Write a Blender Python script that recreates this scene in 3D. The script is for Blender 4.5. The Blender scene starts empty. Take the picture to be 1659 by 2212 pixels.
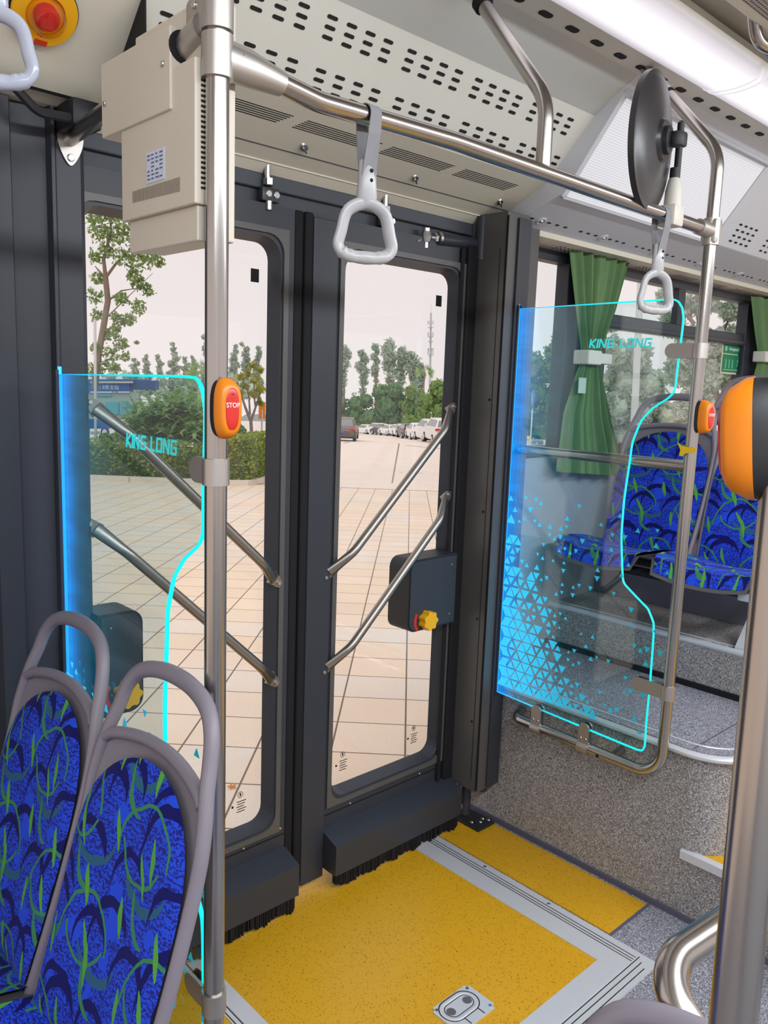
import bpy, bmesh, math, random
from mathutils import Vector, Matrix
R = math.radians
C = bpy.context.scene.collection
rnd = random.Random(7)

# ------------------------------------------------------------------ camera, world, light, exposure
sc = bpy.context.scene
IW, IH, F = 1659.0, 2212.0, 1763.8
YAW, PITCH, ROLL = R(43.387), R(8.909), R(2.06)
EYE = Vector((0, 0, 1.6))
FW = Vector((math.sin(YAW) * math.cos(PITCH), math.cos(YAW) * math.cos(PITCH), -math.sin(PITCH)))
_r0 = Vector((math.cos(YAW), -math.sin(YAW), 0)); _u0 = _r0.cross(FW)
RT = math.cos(ROLL) * _r0 + math.sin(ROLL) * _u0
UP = -math.sin(ROLL) * _r0 + math.cos(ROLL) * _u0
cam = bpy.data.objects.new('camera', bpy.data.cameras.new('camera')); C.objects.link(cam)
cam.data.sensor_fit = 'HORIZONTAL'; cam.data.sensor_width = 36.0; cam.data.lens = F / IW * 36.0
cam.data.clip_start = 0.02; cam.data.clip_end = 2000
cam.matrix_world = Matrix(((RT.x, UP.x, -FW.x, EYE.x), (RT.y, UP.y, -FW.y, EYE.y), (RT.z, UP.z, -FW.z, EYE.z), (0, 0, 0, 1)))
sc.camera = cam

world = bpy.data.worlds.new('world'); sc.world = world; world.use_nodes = True
bg = world.node_tree.nodes['Background']
bg.inputs[0].default_value = (0.90, 0.81, 0.80, 1); bg.inputs[1].default_value = 0.93
sun = bpy.data.objects.new('sun', bpy.data.lights.new('sun', 'SUN')); C.objects.link(sun)
sun.data.energy = 1.1; sun.data.angle = R(50); sun.data.color = (1.0, .95, .88)
sun.rotation_euler = (Vector((-0.55, -0.25, 0.9)).to_track_quat('Z', 'Y')).to_euler()
sc.view_settings.view_transform = 'Standard'; sc.view_settings.look = 'None'
sc.view_settings.gamma = 1.0; sc.view_settings.exposure = 0.22
sc.view_settings.use_curve_mapping = False
sc.cycles.max_bounces = 10; sc.cycles.transparent_max_bounces = 24
sc.cycles.diffuse_bounces = 5; sc.cycles.glossy_bounces = 4
sc.cycles.sample_clamp_indirect = 6.0; sc.cycles.use_denoising = True
sc.cycles.caustics_reflective = False; sc.cycles.caustics_refractive = False

def lamp_area(name, loc, rot, sx, sy, power, col=(1, 1, 1)):
    l = bpy.data.lights.new(name, 'AREA'); l.shape = 'RECTANGLE'; l.size = sx; l.size_y = sy; l.energy = power; l.color = col
    o = bpy.data.objects.new(name, l); C.objects.link(o); o.location = loc; o.rotation_euler = rot
    return o

# ------------------------------------------------------------------ measuring helpers: a pixel of the photograph to a point on a plane of the place
def ray(x, y): return FW + RT * ((x - IW / 2) / F) - UP * ((y - IH / 2) / F)
def PXx(x, y, X): d = ray(x, y); return EYE + d * (X / d.x)
def PXy(x, y, Y): d = ray(x, y); return EYE + d * (Y / d.y)
def PXz(x, y, Z): d = ray(x, y); return EYE + d * ((Z - EYE.z) / d.z)
def PXd(x, y, dist): return EYE + ray(x, y) * dist
SLOPE = math.tan(R(1.9)); HD = Vector((math.sqrt(.5), math.sqrt(.5), 0)); LT = Vector((math.sqrt(.5), -math.sqrt(.5), 0))
GZ = -0.35
def gz(p):
    a = p.x * HD.x + p.y * HD.y - 2.0
    return GZ - SLOPE * a - .022 * max(0.0, a - 50)
def AL(a, l, h=0.0):
    p = HD * a + LT * l; p.z = gz(p) + h; return p
def PXg(x, y, h=0.0):
    d = ray(x, y); k = (GZ + h + SLOPE * 2.0 - EYE.z) / (d.z + SLOPE * (d.x * HD.x + d.y * HD.y)); return EYE + d * k
def PXa(x, y, a):
    d = ray(x, y); return EYE + d * (a / (d.x * HD.x + d.y * HD.y))

# ------------------------------------------------------------------ materials
MATS = {}
def nt(name):
    m = bpy.data.materials.new(name); m.use_nodes = True; MATS[name] = m
    t = m.node_tree; b = t.nodes['Principled BSDF']; return m, t, b
def setp(b, **k):
    for a, v in k.items():
        a = {'ior': 'IOR'}.get(a, a.replace('_', ' ').title() if a != 'ior' else a)
        b.inputs[a].default_value = v
def rgba(c): return (c[0], c[1], c[2], 1)
def srgb(r, g, b):
    f = lambda v: (v / 255 / 12.92) if v / 255 <= .04045 else ((v / 255 + .055) / 1.055) ** 2.4
    return (f(r), f(g), f(b))
def N(t, kind, **k):
    n = t.nodes.new(kind)
    for a, v in k.items(): setattr(n, a, v)
    return n
def mth(t, op, a, b=None, c=None, clamp=False):
    n = N(t, 'ShaderNodeMath', operation=op, use_clamp=clamp)
    for i, v in enumerate((a, b, c)):
        if v is None: continue
        if isinstance(v, (int, float)): n.inputs[i].default_value = v
        else: t.links.new(v, n.inputs[i])
    return n.outputs[0]
def mixc(t, f, a, b):
    n = N(t, 'ShaderNodeMix', data_type='RGBA')
    for s, v in ((n.inputs[0], f), (n.inputs[6], a), (n.inputs[7], b)):
        if isinstance(v, (int, float)): s.default_value = v
        elif isinstance(v, tuple): s.default_value = rgba(v)
        else: t.links.new(v, s)
    return n.outputs[2]
def ramp(t, f, stops, interp='LINEAR'):
    n = N(t, 'ShaderNodeValToRGB'); cr = n.color_ramp; cr.interpolation = interp
    while len(cr.elements) < len(stops): cr.elements.new(.5)
    for e, (p, c) in zip(cr.elements, stops): e.position = p; e.color = rgba(c)
    t.links.new(f, n.inputs[0]); return n.outputs[0]
def objco(t): return N(t, 'ShaderNodeTexCoord').outputs['Object']
def noise(t, co, scale, detail=2, rough=.5):
    n = N(t, 'ShaderNodeTexNoise'); n.inputs['Scale'].default_value = scale; n.inputs['Detail'].default_value = detail
    n.inputs['Roughness'].default_value = rough
    if co is not None: t.links.new(co, n.inputs['Vector'])
    return n.outputs['Fac']
def bump(t, b, h, strength=.2, dist=.002):
    n = N(t, 'ShaderNodeBump'); n.inputs['Strength'].default_value = strength; n.inputs['Distance'].default_value = dist
    t.links.new(h, n.inputs['Height']); t.links.new(n.outputs[0], b.inputs['Normal'])

def plain(name, col, rough=.5, metal=0.0, var=.06, scale=14, spec=.5, bmp=0.0):
    m, t, b = nt(name); co = objco(t); f = noise(t, co, scale, 3)
    c = mixc(t, f, tuple(v * (1 - var) for v in col), tuple(min(1, v * (1 + var)) for v in col))
    t.links.new(c, b.inputs['Base Color']); setp(b, roughness=rough, metallic=metal)
    b.inputs['Specular IOR Level'].default_value = spec
    if bmp: bump(t, b, noise(t, co, 350, 2), bmp, .0008)
    return m
def emit(name, col, strength):
    m, t, b = nt(name); b.inputs['Base Color'].default_value = rgba(tuple(min(1, c) * .4 for c in col))
    b.inputs['Emission Color'].default_value = rgba(col); b.inputs['Emission Strength'].default_value = strength; return m
def steel(name, col=(.62, .58, .53), rough=.27, aniso_axis=2):
    m, t, b = nt(name); co = objco(t); f = noise(t, co, 9, 3); g = noise(t, co, 900, 1)
    t.links.new(mixc(t, f, tuple(v * .95 for v in col), tuple(min(1, v * 1.05) for v in col)), b.inputs['Base Color'])
    t.links.new(mth(t, 'MULTIPLY_ADD', g, .08, rough - .04), b.inputs['Roughness']); setp(b, metallic=1.0); return m
def schlick(t):
    # reflectance of one air-glass face, the same from either side of the face
    lw = N(t, 'ShaderNodeLayerWeight'); lw.inputs['Blend'].default_value = .5
    return mth(t, 'MULTIPLY_ADD', mth(t, 'POWER', lw.outputs['Facing'], 5.0), .96, .04)
def glassmat(name, tint=(1, 1, 1), fres=1.0):
    m = bpy.data.materials.new(name); m.use_nodes = True; MATS[name] = m; t = m.node_tree; t.nodes.clear()
    out = N(t, 'ShaderNodeOutputMaterial'); tr = N(t, 'ShaderNodeBsdfTransparent'); tr.inputs[0].default_value = rgba(tint)
    gl = N(t, 'ShaderNodeBsdfGlossy'); gl.inputs['Roughness'].default_value = .0; mx = N(t, 'ShaderNodeMixShader')
    t.links.new(mth(t, 'MULTIPLY', schlick(t), fres), mx.inputs[0]); t.links.new(tr.outputs[0], mx.inputs[1]); t.links.new(gl.outputs[0], mx.inputs[2])
    t.links.new(mx.outputs[0], out.inputs[0]); return m
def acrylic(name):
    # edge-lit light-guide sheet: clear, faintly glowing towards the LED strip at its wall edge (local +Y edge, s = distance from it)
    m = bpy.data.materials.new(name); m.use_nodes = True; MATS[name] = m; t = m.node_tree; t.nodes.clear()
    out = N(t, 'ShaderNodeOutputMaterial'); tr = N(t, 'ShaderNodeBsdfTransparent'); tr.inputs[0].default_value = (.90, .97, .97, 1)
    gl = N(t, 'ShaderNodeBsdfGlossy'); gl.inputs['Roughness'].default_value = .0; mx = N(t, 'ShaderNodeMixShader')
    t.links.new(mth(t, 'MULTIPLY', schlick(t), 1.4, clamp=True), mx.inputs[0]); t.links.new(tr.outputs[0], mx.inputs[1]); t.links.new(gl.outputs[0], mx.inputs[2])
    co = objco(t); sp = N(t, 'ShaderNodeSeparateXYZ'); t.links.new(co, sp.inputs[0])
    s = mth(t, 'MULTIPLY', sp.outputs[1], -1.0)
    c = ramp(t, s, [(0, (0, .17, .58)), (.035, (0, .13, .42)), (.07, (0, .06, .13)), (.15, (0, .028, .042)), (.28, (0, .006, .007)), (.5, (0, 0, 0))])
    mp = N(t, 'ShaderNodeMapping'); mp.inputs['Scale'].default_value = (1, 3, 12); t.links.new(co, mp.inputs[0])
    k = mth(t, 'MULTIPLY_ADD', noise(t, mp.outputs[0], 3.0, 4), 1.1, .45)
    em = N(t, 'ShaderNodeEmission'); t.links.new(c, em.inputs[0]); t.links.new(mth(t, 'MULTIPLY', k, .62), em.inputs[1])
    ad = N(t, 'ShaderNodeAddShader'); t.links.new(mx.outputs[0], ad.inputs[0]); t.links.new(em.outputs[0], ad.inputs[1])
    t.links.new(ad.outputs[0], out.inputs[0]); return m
def lit_mark(name, stops, k):
    m, t, b = nt(name); co = objco(t); sp = N(t, 'ShaderNodeSeparateXYZ'); t.links.new(co, sp.inputs[0])
    s = mth(t, 'MULTIPLY', sp.outputs[1], -1.0); c = ramp(t, s, stops)
    b.inputs['Base Color'].default_value = (.0, .1, .1, 1); t.links.new(c, b.inputs['Emission Color']); b.inputs['Emission Strength'].default_value = k; return m
def speckle(name, base, dark, light, scale=260, fl=.62, fd=.35, rough=.55, bm=.25):
    m, t, b = nt(name); co = objco(t)
    v = N(t, 'ShaderNodeTexVoronoi'); v.inputs['Scale'].default_value = scale; t.links.new(co, v.inputs['Vector'])
    sep = N(t, 'ShaderNodeSeparateColor'); t.links.new(v.outputs['Color'], sep.inputs[0])
    big = noise(t, co, 3, 3); c0 = mixc(t, big, tuple(x * .93 for x in base), tuple(x * 1.07 for x in base))
    c1 = mixc(t, mth(t, 'LESS_THAN', sep.outputs[0], fd), c0, dark)
    c2 = mixc(t, mth(t, 'MULTIPLY', mth(t, 'GREATER_THAN', sep.outputs[1], fl), mth(t, 'LESS_THAN', v.outputs['Distance'], .45)), c1, light)
    t.links.new(c2, b.inputs['Base Color']); setp(b, roughness=rough)
    if bm: bump(t, b, noise(t, co, scale * .8, 2), bm, .001)
    return m
def fabric(name):
    m, t, b = nt(name); uv = N(t, 'ShaderNodeTexCoord').outputs['UV']
    wob = N(t, 'ShaderNodeTexNoise'); wob.inputs['Scale'].default_value = 14; t.links.new(uv, wob.inputs['Vector'])
    vm = N(t, 'ShaderNodeVectorMath', operation='MULTIPLY_ADD'); t.links.new(wob.outputs['Color'], vm.inputs[0])
    vm.inputs[1].default_value = (.018, .018, 0); uvs = N(t, 'ShaderNodeVectorMath', operation='SCALE'); t.links.new(uv, uvs.inputs[0]); uvs.inputs[3].default_value = .80; t.links.new(uvs.outputs[0], vm.inputs[2])
    sp = N(t, 'ShaderNodeSeparateXYZ'); t.links.new(vm.outputs[0], sp.inputs[0]); U, V = sp.outputs[0], sp.outputs[1]
    def arc(px, py, ox, oy, rx, ry, w, a0, a1, taper):
        # repeated arc: brick cells px*py, ellipse rx,ry, kept for angles a0..a1, thickness w tapering along the angle
        row = mth(t, 'FLOOR', mth(t, 'DIVIDE', mth(t, 'ADD', V, oy), py))
        u2 = mth(t, 'ADD', mth(t, 'ADD', U, ox + 10), mth(t, 'MULTIPLY', mth(t, 'MODULO', mth(t, 'ADD', row, 100), 2), px * .5))
        x = mth(t, 'SUBTRACT', mth(t, 'MODULO', u2, px), px / 2)
        y = mth(t, 'SUBTRACT', mth(t, 'MODULO', mth(t, 'ADD', V, oy + py * 100), py), py / 2)
        xs, ys = mth(t, 'DIVIDE', x, rx), mth(t, 'DIVIDE', y, ry)
        d = mth(t, 'ABSOLUTE', mth(t, 'SUBTRACT', mth(t, 'SQRT', mth(t, 'ADD', mth(t, 'MULTIPLY', xs, xs), mth(t, 'MULTIPLY', ys, ys))), 1.0))
        an = mth(t, 'ARCTAN2', ys, xs)
        k = mth(t, 'DIVIDE', mth(t, 'SUBTRACT', an, a0), a1 - a0)
        inside = mth(t, 'MULTIPLY', mth(t, 'GREATER_THAN', k, 0.0), mth(t, 'LESS_THAN', k, 1.0))
        prof = mth(t, 'POWER', mth(t, 'SINE', mth(t, 'MULTIPLY', mth(t, 'POWER', mth(t, 'MAXIMUM', k, 0.0), taper), math.pi)), .7) if taper else 1.0
        return mth(t, 'MULTIPLY', mth(t, 'LESS_THAN', d, mth(t, 'MULTIPLY', prof, w) if taper else w), inside)
    fine = N(t, 'ShaderNodeTexWave', wave_type='RINGS'); fine.inputs['Scale'].default_value = 34; fine.inputs['Distortion'].default_value = 11
    fine.inputs['Detail'].default_value = 3; fine.inputs['Detail Scale'].default_value = 2.4; t.links.new(uv, fine.inputs['Vector'])
    blot = noise(t, uv, 150, 3, .6); patch = noise(t, uv, 14, 2)
    tex = mth(t, 'MULTIPLY', mth(t, 'GREATER_THAN', mth(t, 'ADD', mth(t, 'MULTIPLY', fine.outputs['Fac'], .35), blot), .70), mth(t, 'GREATER_THAN', patch, .40))
    c = mixc(t, tex, srgb(34, 74, 214), srgb(30, 36, 128))
    grn, lime, navy, teal = srgb(58, 128, 84), srgb(82, 158, 62), srgb(14, 16, 92), srgb(42, 92, 122)
    def dash(px, py, ox, oy, L_, w, an):
        row = mth(t, 'FLOOR', mth(t, 'DIVIDE', mth(t, 'ADD', V, oy + 10 * py), py))
        x = mth(t, 'SUBTRACT', mth(t, 'MODULO', mth(t, 'ADD', mth(t, 'ADD', U, ox + 10), mth(t, 'MULTIPLY', mth(t, 'MODULO', row, 2), px * .43)), px), px / 2)
        y = mth(t, 'SUBTRACT', mth(t, 'MODULO', mth(t, 'ADD', V, oy + 10 * py), py), py / 2); ca, sa = math.cos(an), math.sin(an)
        p = mth(t, 'ADD', mth(t, 'MULTIPLY', x, ca / L_), mth(t, 'MULTIPLY', y, sa / L_)); q = mth(t, 'ADD', mth(t, 'MULTIPLY', x, -sa / w), mth(t, 'MULTIPLY', y, ca / w))
        return mth(t, 'LESS_THAN', mth(t, 'ADD', mth(t, 'ABSOLUTE', p), mth(t, 'MULTIPLY', q, q)), 1.0)
    c = mixc(t, arc(.150, .125, .03, .02, .058, .050, .13, -2.9, -.5, 1.0), c, teal)
    c = mixc(t, arc(.112, .098, .0, .0, .042, .046, .165, -.5, 2.9, 1.5), c, navy)
    c = mixc(t, arc(.155, .142, .08, .055, .050, .066, .125, -.4, 2.6, 1.3), c, navy)
    c = mixc(t, arc(.190, .150, .05, .09, .066, .072, .036, -.1, 2.9, 0), c, grn)
    c = mixc(t, arc(.175, .140, .12, .03, .056, .060, .04, -2.7, -.4, 0), c, grn)
    c = mixc(t, arc(.160, .130, .09, .06, .046, .060, .09, -1.7, -.1, 1.0), c, grn)
    c = mixc(t, dash(.101, .089, .02, .01, .026, .0052, 1.25), c, lime)
    c = mixc(t, dash(.171, .131, .07, .05, .028, .0045, 1.05), c, lime)
    t.links.new(c, b.inputs['Base Color']); setp(b, roughness=.85); b.inputs['Specular IOR Level'].default_value = .15
    b.inputs['Sheen Weight'].default_value = .04
    bump(t, b, noise(t, uv, 900, 1), .3, .0006); return m
def paving(name):
    m, t, b = nt(name); uv = N(t, 'ShaderNodeTexCoord').outputs['UV']; sp = N(t, 'ShaderNodeSeparateXYZ'); t.links.new(uv, sp.inputs[0])
    def cell(s, p, o):
        q = mth(t, 'DIVIDE', mth(t, 'ADD', s, o + 1000 * p), p); f = mth(t, 'FRACT', q)
        e = mth(t, 'MULTIPLY', mth(t, 'MINIMUM', f, mth(t, 'SUBTRACT', 1.0, f)), p); return e, mth(t, 'FLOOR', q)
    ea, ia = cell(sp.outputs[0], .441, -4.26 + .441 * 10); el, il = cell(sp.outputs[1], .413, -.045 + .413)
    line = mth(t, 'LESS_THAN', mth(t, 'MINIMUM', ea, el), .0055)
    cb = N(t, 'ShaderNodeCombineXYZ'); t.links.new(ia, cb.inputs[0]); t.links.new(il, cb.inputs[1])
    w = N(t, 'ShaderNodeTexWhiteNoise', noise_dimensions='2D'); t.links.new(cb.outputs[0], w.inputs['Vector'])
    w2 = N(t, 'ShaderNodeTexWhiteNoise', noise_dimensions='1D'); t.links.new(ia, w2.inputs['W'])
    pale = mth(t, 'MAXIMUM', mth(t, 'GREATER_THAN', w.outputs[0], .86), mth(t, 'GREATER_THAN', w2.outputs[0], .78))
    c = ramp(t, w.outputs[0], [(0, srgb(228, 208, 186)), (.5, srgb(234, 215, 196)), (1, srgb(226, 210, 192))])
    c = mixc(t, mth(t, 'MULTIPLY', pale, .8), c, srgb(226, 216, 206))
    sepk = noise(t, uv, 130, 2, .7); c = mixc(t, mth(t, 'MULTIPLY', mth(t, 'GREATER_THAN', sepk, .60), .35), c, srgb(176, 152, 130))
    big = noise(t, uv, 1.1, 4); c = mixc(t, mth(t, 'MULTIPLY', mth(t, 'SUBTRACT', big, .45, clamp=True), .7), c, srgb(196, 178, 160))
    c = mixc(t, line, c, srgb(112, 96, 84)); t.links.new(c, b.inputs['Base Color']); setp(b, roughness=.7); return m
def leafmat(name, cols, rough=.55):
    m, t, b = nt(name); g = N(t, 'ShaderNodeNewGeometry'); oi = g.outputs['Random Per Island']
    c = ramp(t, oi, [(i / (len(cols) - 1), cc) for i, cc in enumerate(cols)])
    t.links.new(c, b.inputs['Base Color']); setp(b, roughness=rough); b.inputs['Specular IOR Level'].default_value = .25
    td = N(t, 'ShaderNodeBsdfTranslucent'); t.links.new(c, td.inputs[0]); ad = N(t, 'ShaderNodeMixShader'); ad.inputs[0].default_value = .45
    t.links.new(b.outputs[0], ad.inputs[1]); t.links.new(td.outputs[0], ad.inputs[2]); t.links.new(ad.outputs[0], t.nodes['Material Output'].inputs[0]); return m
def perforated(name, base, pitch=.011, hole=.0030):
    m, t, b = nt(name); co = objco(t); sp = N(t, 'ShaderNodeSeparateXYZ'); t.links.new(co, sp.inputs[0])
    row = mth(t, 'FLOOR', mth(t, 'DIVIDE', sp.outputs[1], pitch)); off = mth(t, 'MULTIPLY', mth(t, 'MODULO', mth(t, 'ADD', row, 1000), 2), pitch / 2)
    x = mth(t, 'SUBTRACT', mth(t, 'MODULO', mth(t, 'ADD', mth(t, 'ADD', sp.outputs[0], off), 20.0), pitch), pitch / 2)
    y = mth(t, 'SUBTRACT', mth(t, 'MODULO', mth(t, 'ADD', sp.outputs[1], 20 * pitch * 100), pitch), pitch / 2)
    d = mth(t, 'SQRT', mth(t, 'ADD', mth(t, 'MULTIPLY', x, x), mth(t, 'MULTIPLY', y, y)))
    t.links.new(mixc(t, mth(t, 'LESS_THAN', d, hole), base, (.015, .015, .015)), b.inputs['Base Color']); setp(b, roughness=.6); return m
def lightbox(name):
    m, t, b = nt(name); co = objco(t); sp = N(t, 'ShaderNodeSeparateXYZ'); t.links.new(co, sp.inputs[0])
    w = mth(t, 'SINE', mth(t, 'MULTIPLY', sp.outputs[2], 2 * math.pi / .0062))
    k = mth(t, 'MULTIPLY_ADD', w, .08, .42)
    b.inputs['Base Color'].default_value = (.35, .35, .36, 1); b.inputs['Emission Color'].default_value = (.90, .92, 1, 1); t.links.new(k, b.inputs['Emission Strength']); setp(b, roughness=.3); return m

black = plain('black_paint', (.030, .034, .045), .42, spec=.4, bmp=.05)
blackp = plain('black_plastic', (.016, .017, .020), .5, spec=.4)
rubber = plain('rubber', (.012, .012, .014), .75, spec=.2)
graphite = plain('graphite_paint', (.080, .077, .075), .38, spec=.5, bmp=.05)
hdr = plain('header_paint', (.052, .060, .076), .55)
beige = plain('beige_paint', srgb(210, 205, 188), .5, var=.02, bmp=.04)
beigebox = plain('beige_metal', srgb(206, 198, 182), .45, var=.02)
white = plain('white_panel', srgb(222, 222, 212), .5, var=.02)
greyp = plain('grey_panel', srgb(200, 203, 208), .5, var=.02)
slot_m = plain('slot_dark', (.008, .008, .008), .8)
st = steel('brushed_steel', (.44, .415, .39), .23); st_h = steel('brushed_steel_dark', (.33, .30, .27), .36, 0); st_cast = steel('cast_steel', (.50, .475, .445), .44)
alu = plain('aluminium', srgb(206, 208, 214), .36, .35, var=.03, scale=60)
screw = plain('screw_steel', (.6, .6, .6), .25, 1.0)
greyfl = speckle('grey_speckle_floor', srgb(128, 128, 138), srgb(90, 90, 100), srgb(206, 208, 214), 330, .70, .30)
greywall = speckle('grey_speckle_wall', srgb(146, 143, 143), srgb(104, 100, 100), srgb(212, 208, 202), 300, .72, .34)
yellow = speckle('yellow_floor', srgb(200, 150, 22), srgb(128, 96, 22), srgb(214, 166, 40), 420, .985, .05, .38, .15)
edging = plain('grey_edging', srgb(84, 82, 98), .6)
seatgrey = plain('seat_plastic', srgb(124, 118, 128), .5, var=.03, bmp=.1)
fab = fabric('seat_fabric')
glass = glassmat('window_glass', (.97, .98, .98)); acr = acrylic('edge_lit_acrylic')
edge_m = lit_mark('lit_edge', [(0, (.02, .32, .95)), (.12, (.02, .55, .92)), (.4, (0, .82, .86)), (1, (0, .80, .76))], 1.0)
mark_m = lit_mark('lit_engraving', [(0, (.05, .55, .95)), (.12, (.03, .50, .86)), (.3, (.02, .30, .48)), (.6, (.0, .20, .26))], .95)
logo_m = lit_mark('lit_logo', [(0, (.0, .5, .6)), (.3, (.03, .62, .66)), (.6, (.05, .38, .38))], .85)
orange = plain('orange_plastic', srgb(218, 124, 8), .38, var=.02); redp = plain('red_plastic', srgb(196, 40, 30), .35, var=.02)
whitep = plain('white_plastic', srgb(225, 225, 225), .4, var=.02); whitet = plain('white_print', (.86, .86, .86), .5, var=.01)
strapg = plain('strap_webbing', srgb(128, 128, 132), .8); grip = plain('grip_plastic', srgb(170, 170, 172), .32, var=.02)
gripclear = plain('grip_plastic_pale', srgb(178, 184, 200), .2, var=.02)
curt = plain('green_curtain', srgb(94, 126, 82), .85, var=.10, scale=30); hem = plain('curtain_tie', srgb(214, 212, 204), .7)
green = plain('sign_green', srgb(0, 132, 86), .5)
# outdoors
pav = paving('pavement_tiles'); road_m = plain('concrete_road', srgb(226, 212, 202), .8, var=.06, scale=1.2); kerb_m = plain('kerb_stone', srgb(214, 204, 192), .8)
soil = plain('soil', srgb(120, 100, 80), .9)
lf_dark = leafmat('leaf_dark', [srgb(92, 126, 84), srgb(114, 148, 98), srgb(130, 162, 106), srgb(102, 134, 98)])
lf_mid = leafmat('leaf_mid', [srgb(118, 148, 92), srgb(146, 172, 104), srgb(168, 186, 116), srgb(128, 158, 106)])
lf_yel = leafmat('leaf_yellow', [srgb(150, 160, 50), srgb(190, 180, 50), srgb(120, 142, 60), srgb(210, 190, 60)])
lf_hedge = leafmat('leaf_hedge', [srgb(120, 146, 62), srgb(154, 172, 68), srgb(178, 188, 84), srgb(100, 128, 60)])
lf_haze = leafmat('leaf_hazy', [srgb(172, 190, 174), srgb(186, 202, 186), srgb(194, 206, 192), srgb(162, 182, 166)])  # distance haze is put into these paler leaf colours
lf_palm = leafmat('leaf_palm', [srgb(120, 160, 88), srgb(150, 184, 112), srgb(186, 206, 146), srgb(104, 146, 80)])
bark = plain('bark', srgb(128, 112, 98), .9, var=.2)
paint = {k: plain('car_' + k, srgb(*v), .22, var=.01) for k, v in {'brown': (112, 92, 82), 'white': (232, 230, 228), 'black': (52, 52, 56), 'grey': (120, 120, 124)}.items()}
carglass = plain('car_glass', (.22, .24, .26), .08); tail = plain('tail_lamp', srgb(190, 40, 40), .2); plate = plain('plate_blue', srgb(70, 110, 220), .4)  # car glass: pale reflection put into its base colour
signblue = plain('sign_blue', srgb(30, 96, 190), .45); signpale = plain('sign_pale', srgb(176, 196, 196), .5); cyan_p = plain('sign_cyan', srgb(90, 190, 210), .5)
galv = plain('galvanised', srgb(200, 202, 206), .5)

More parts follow.
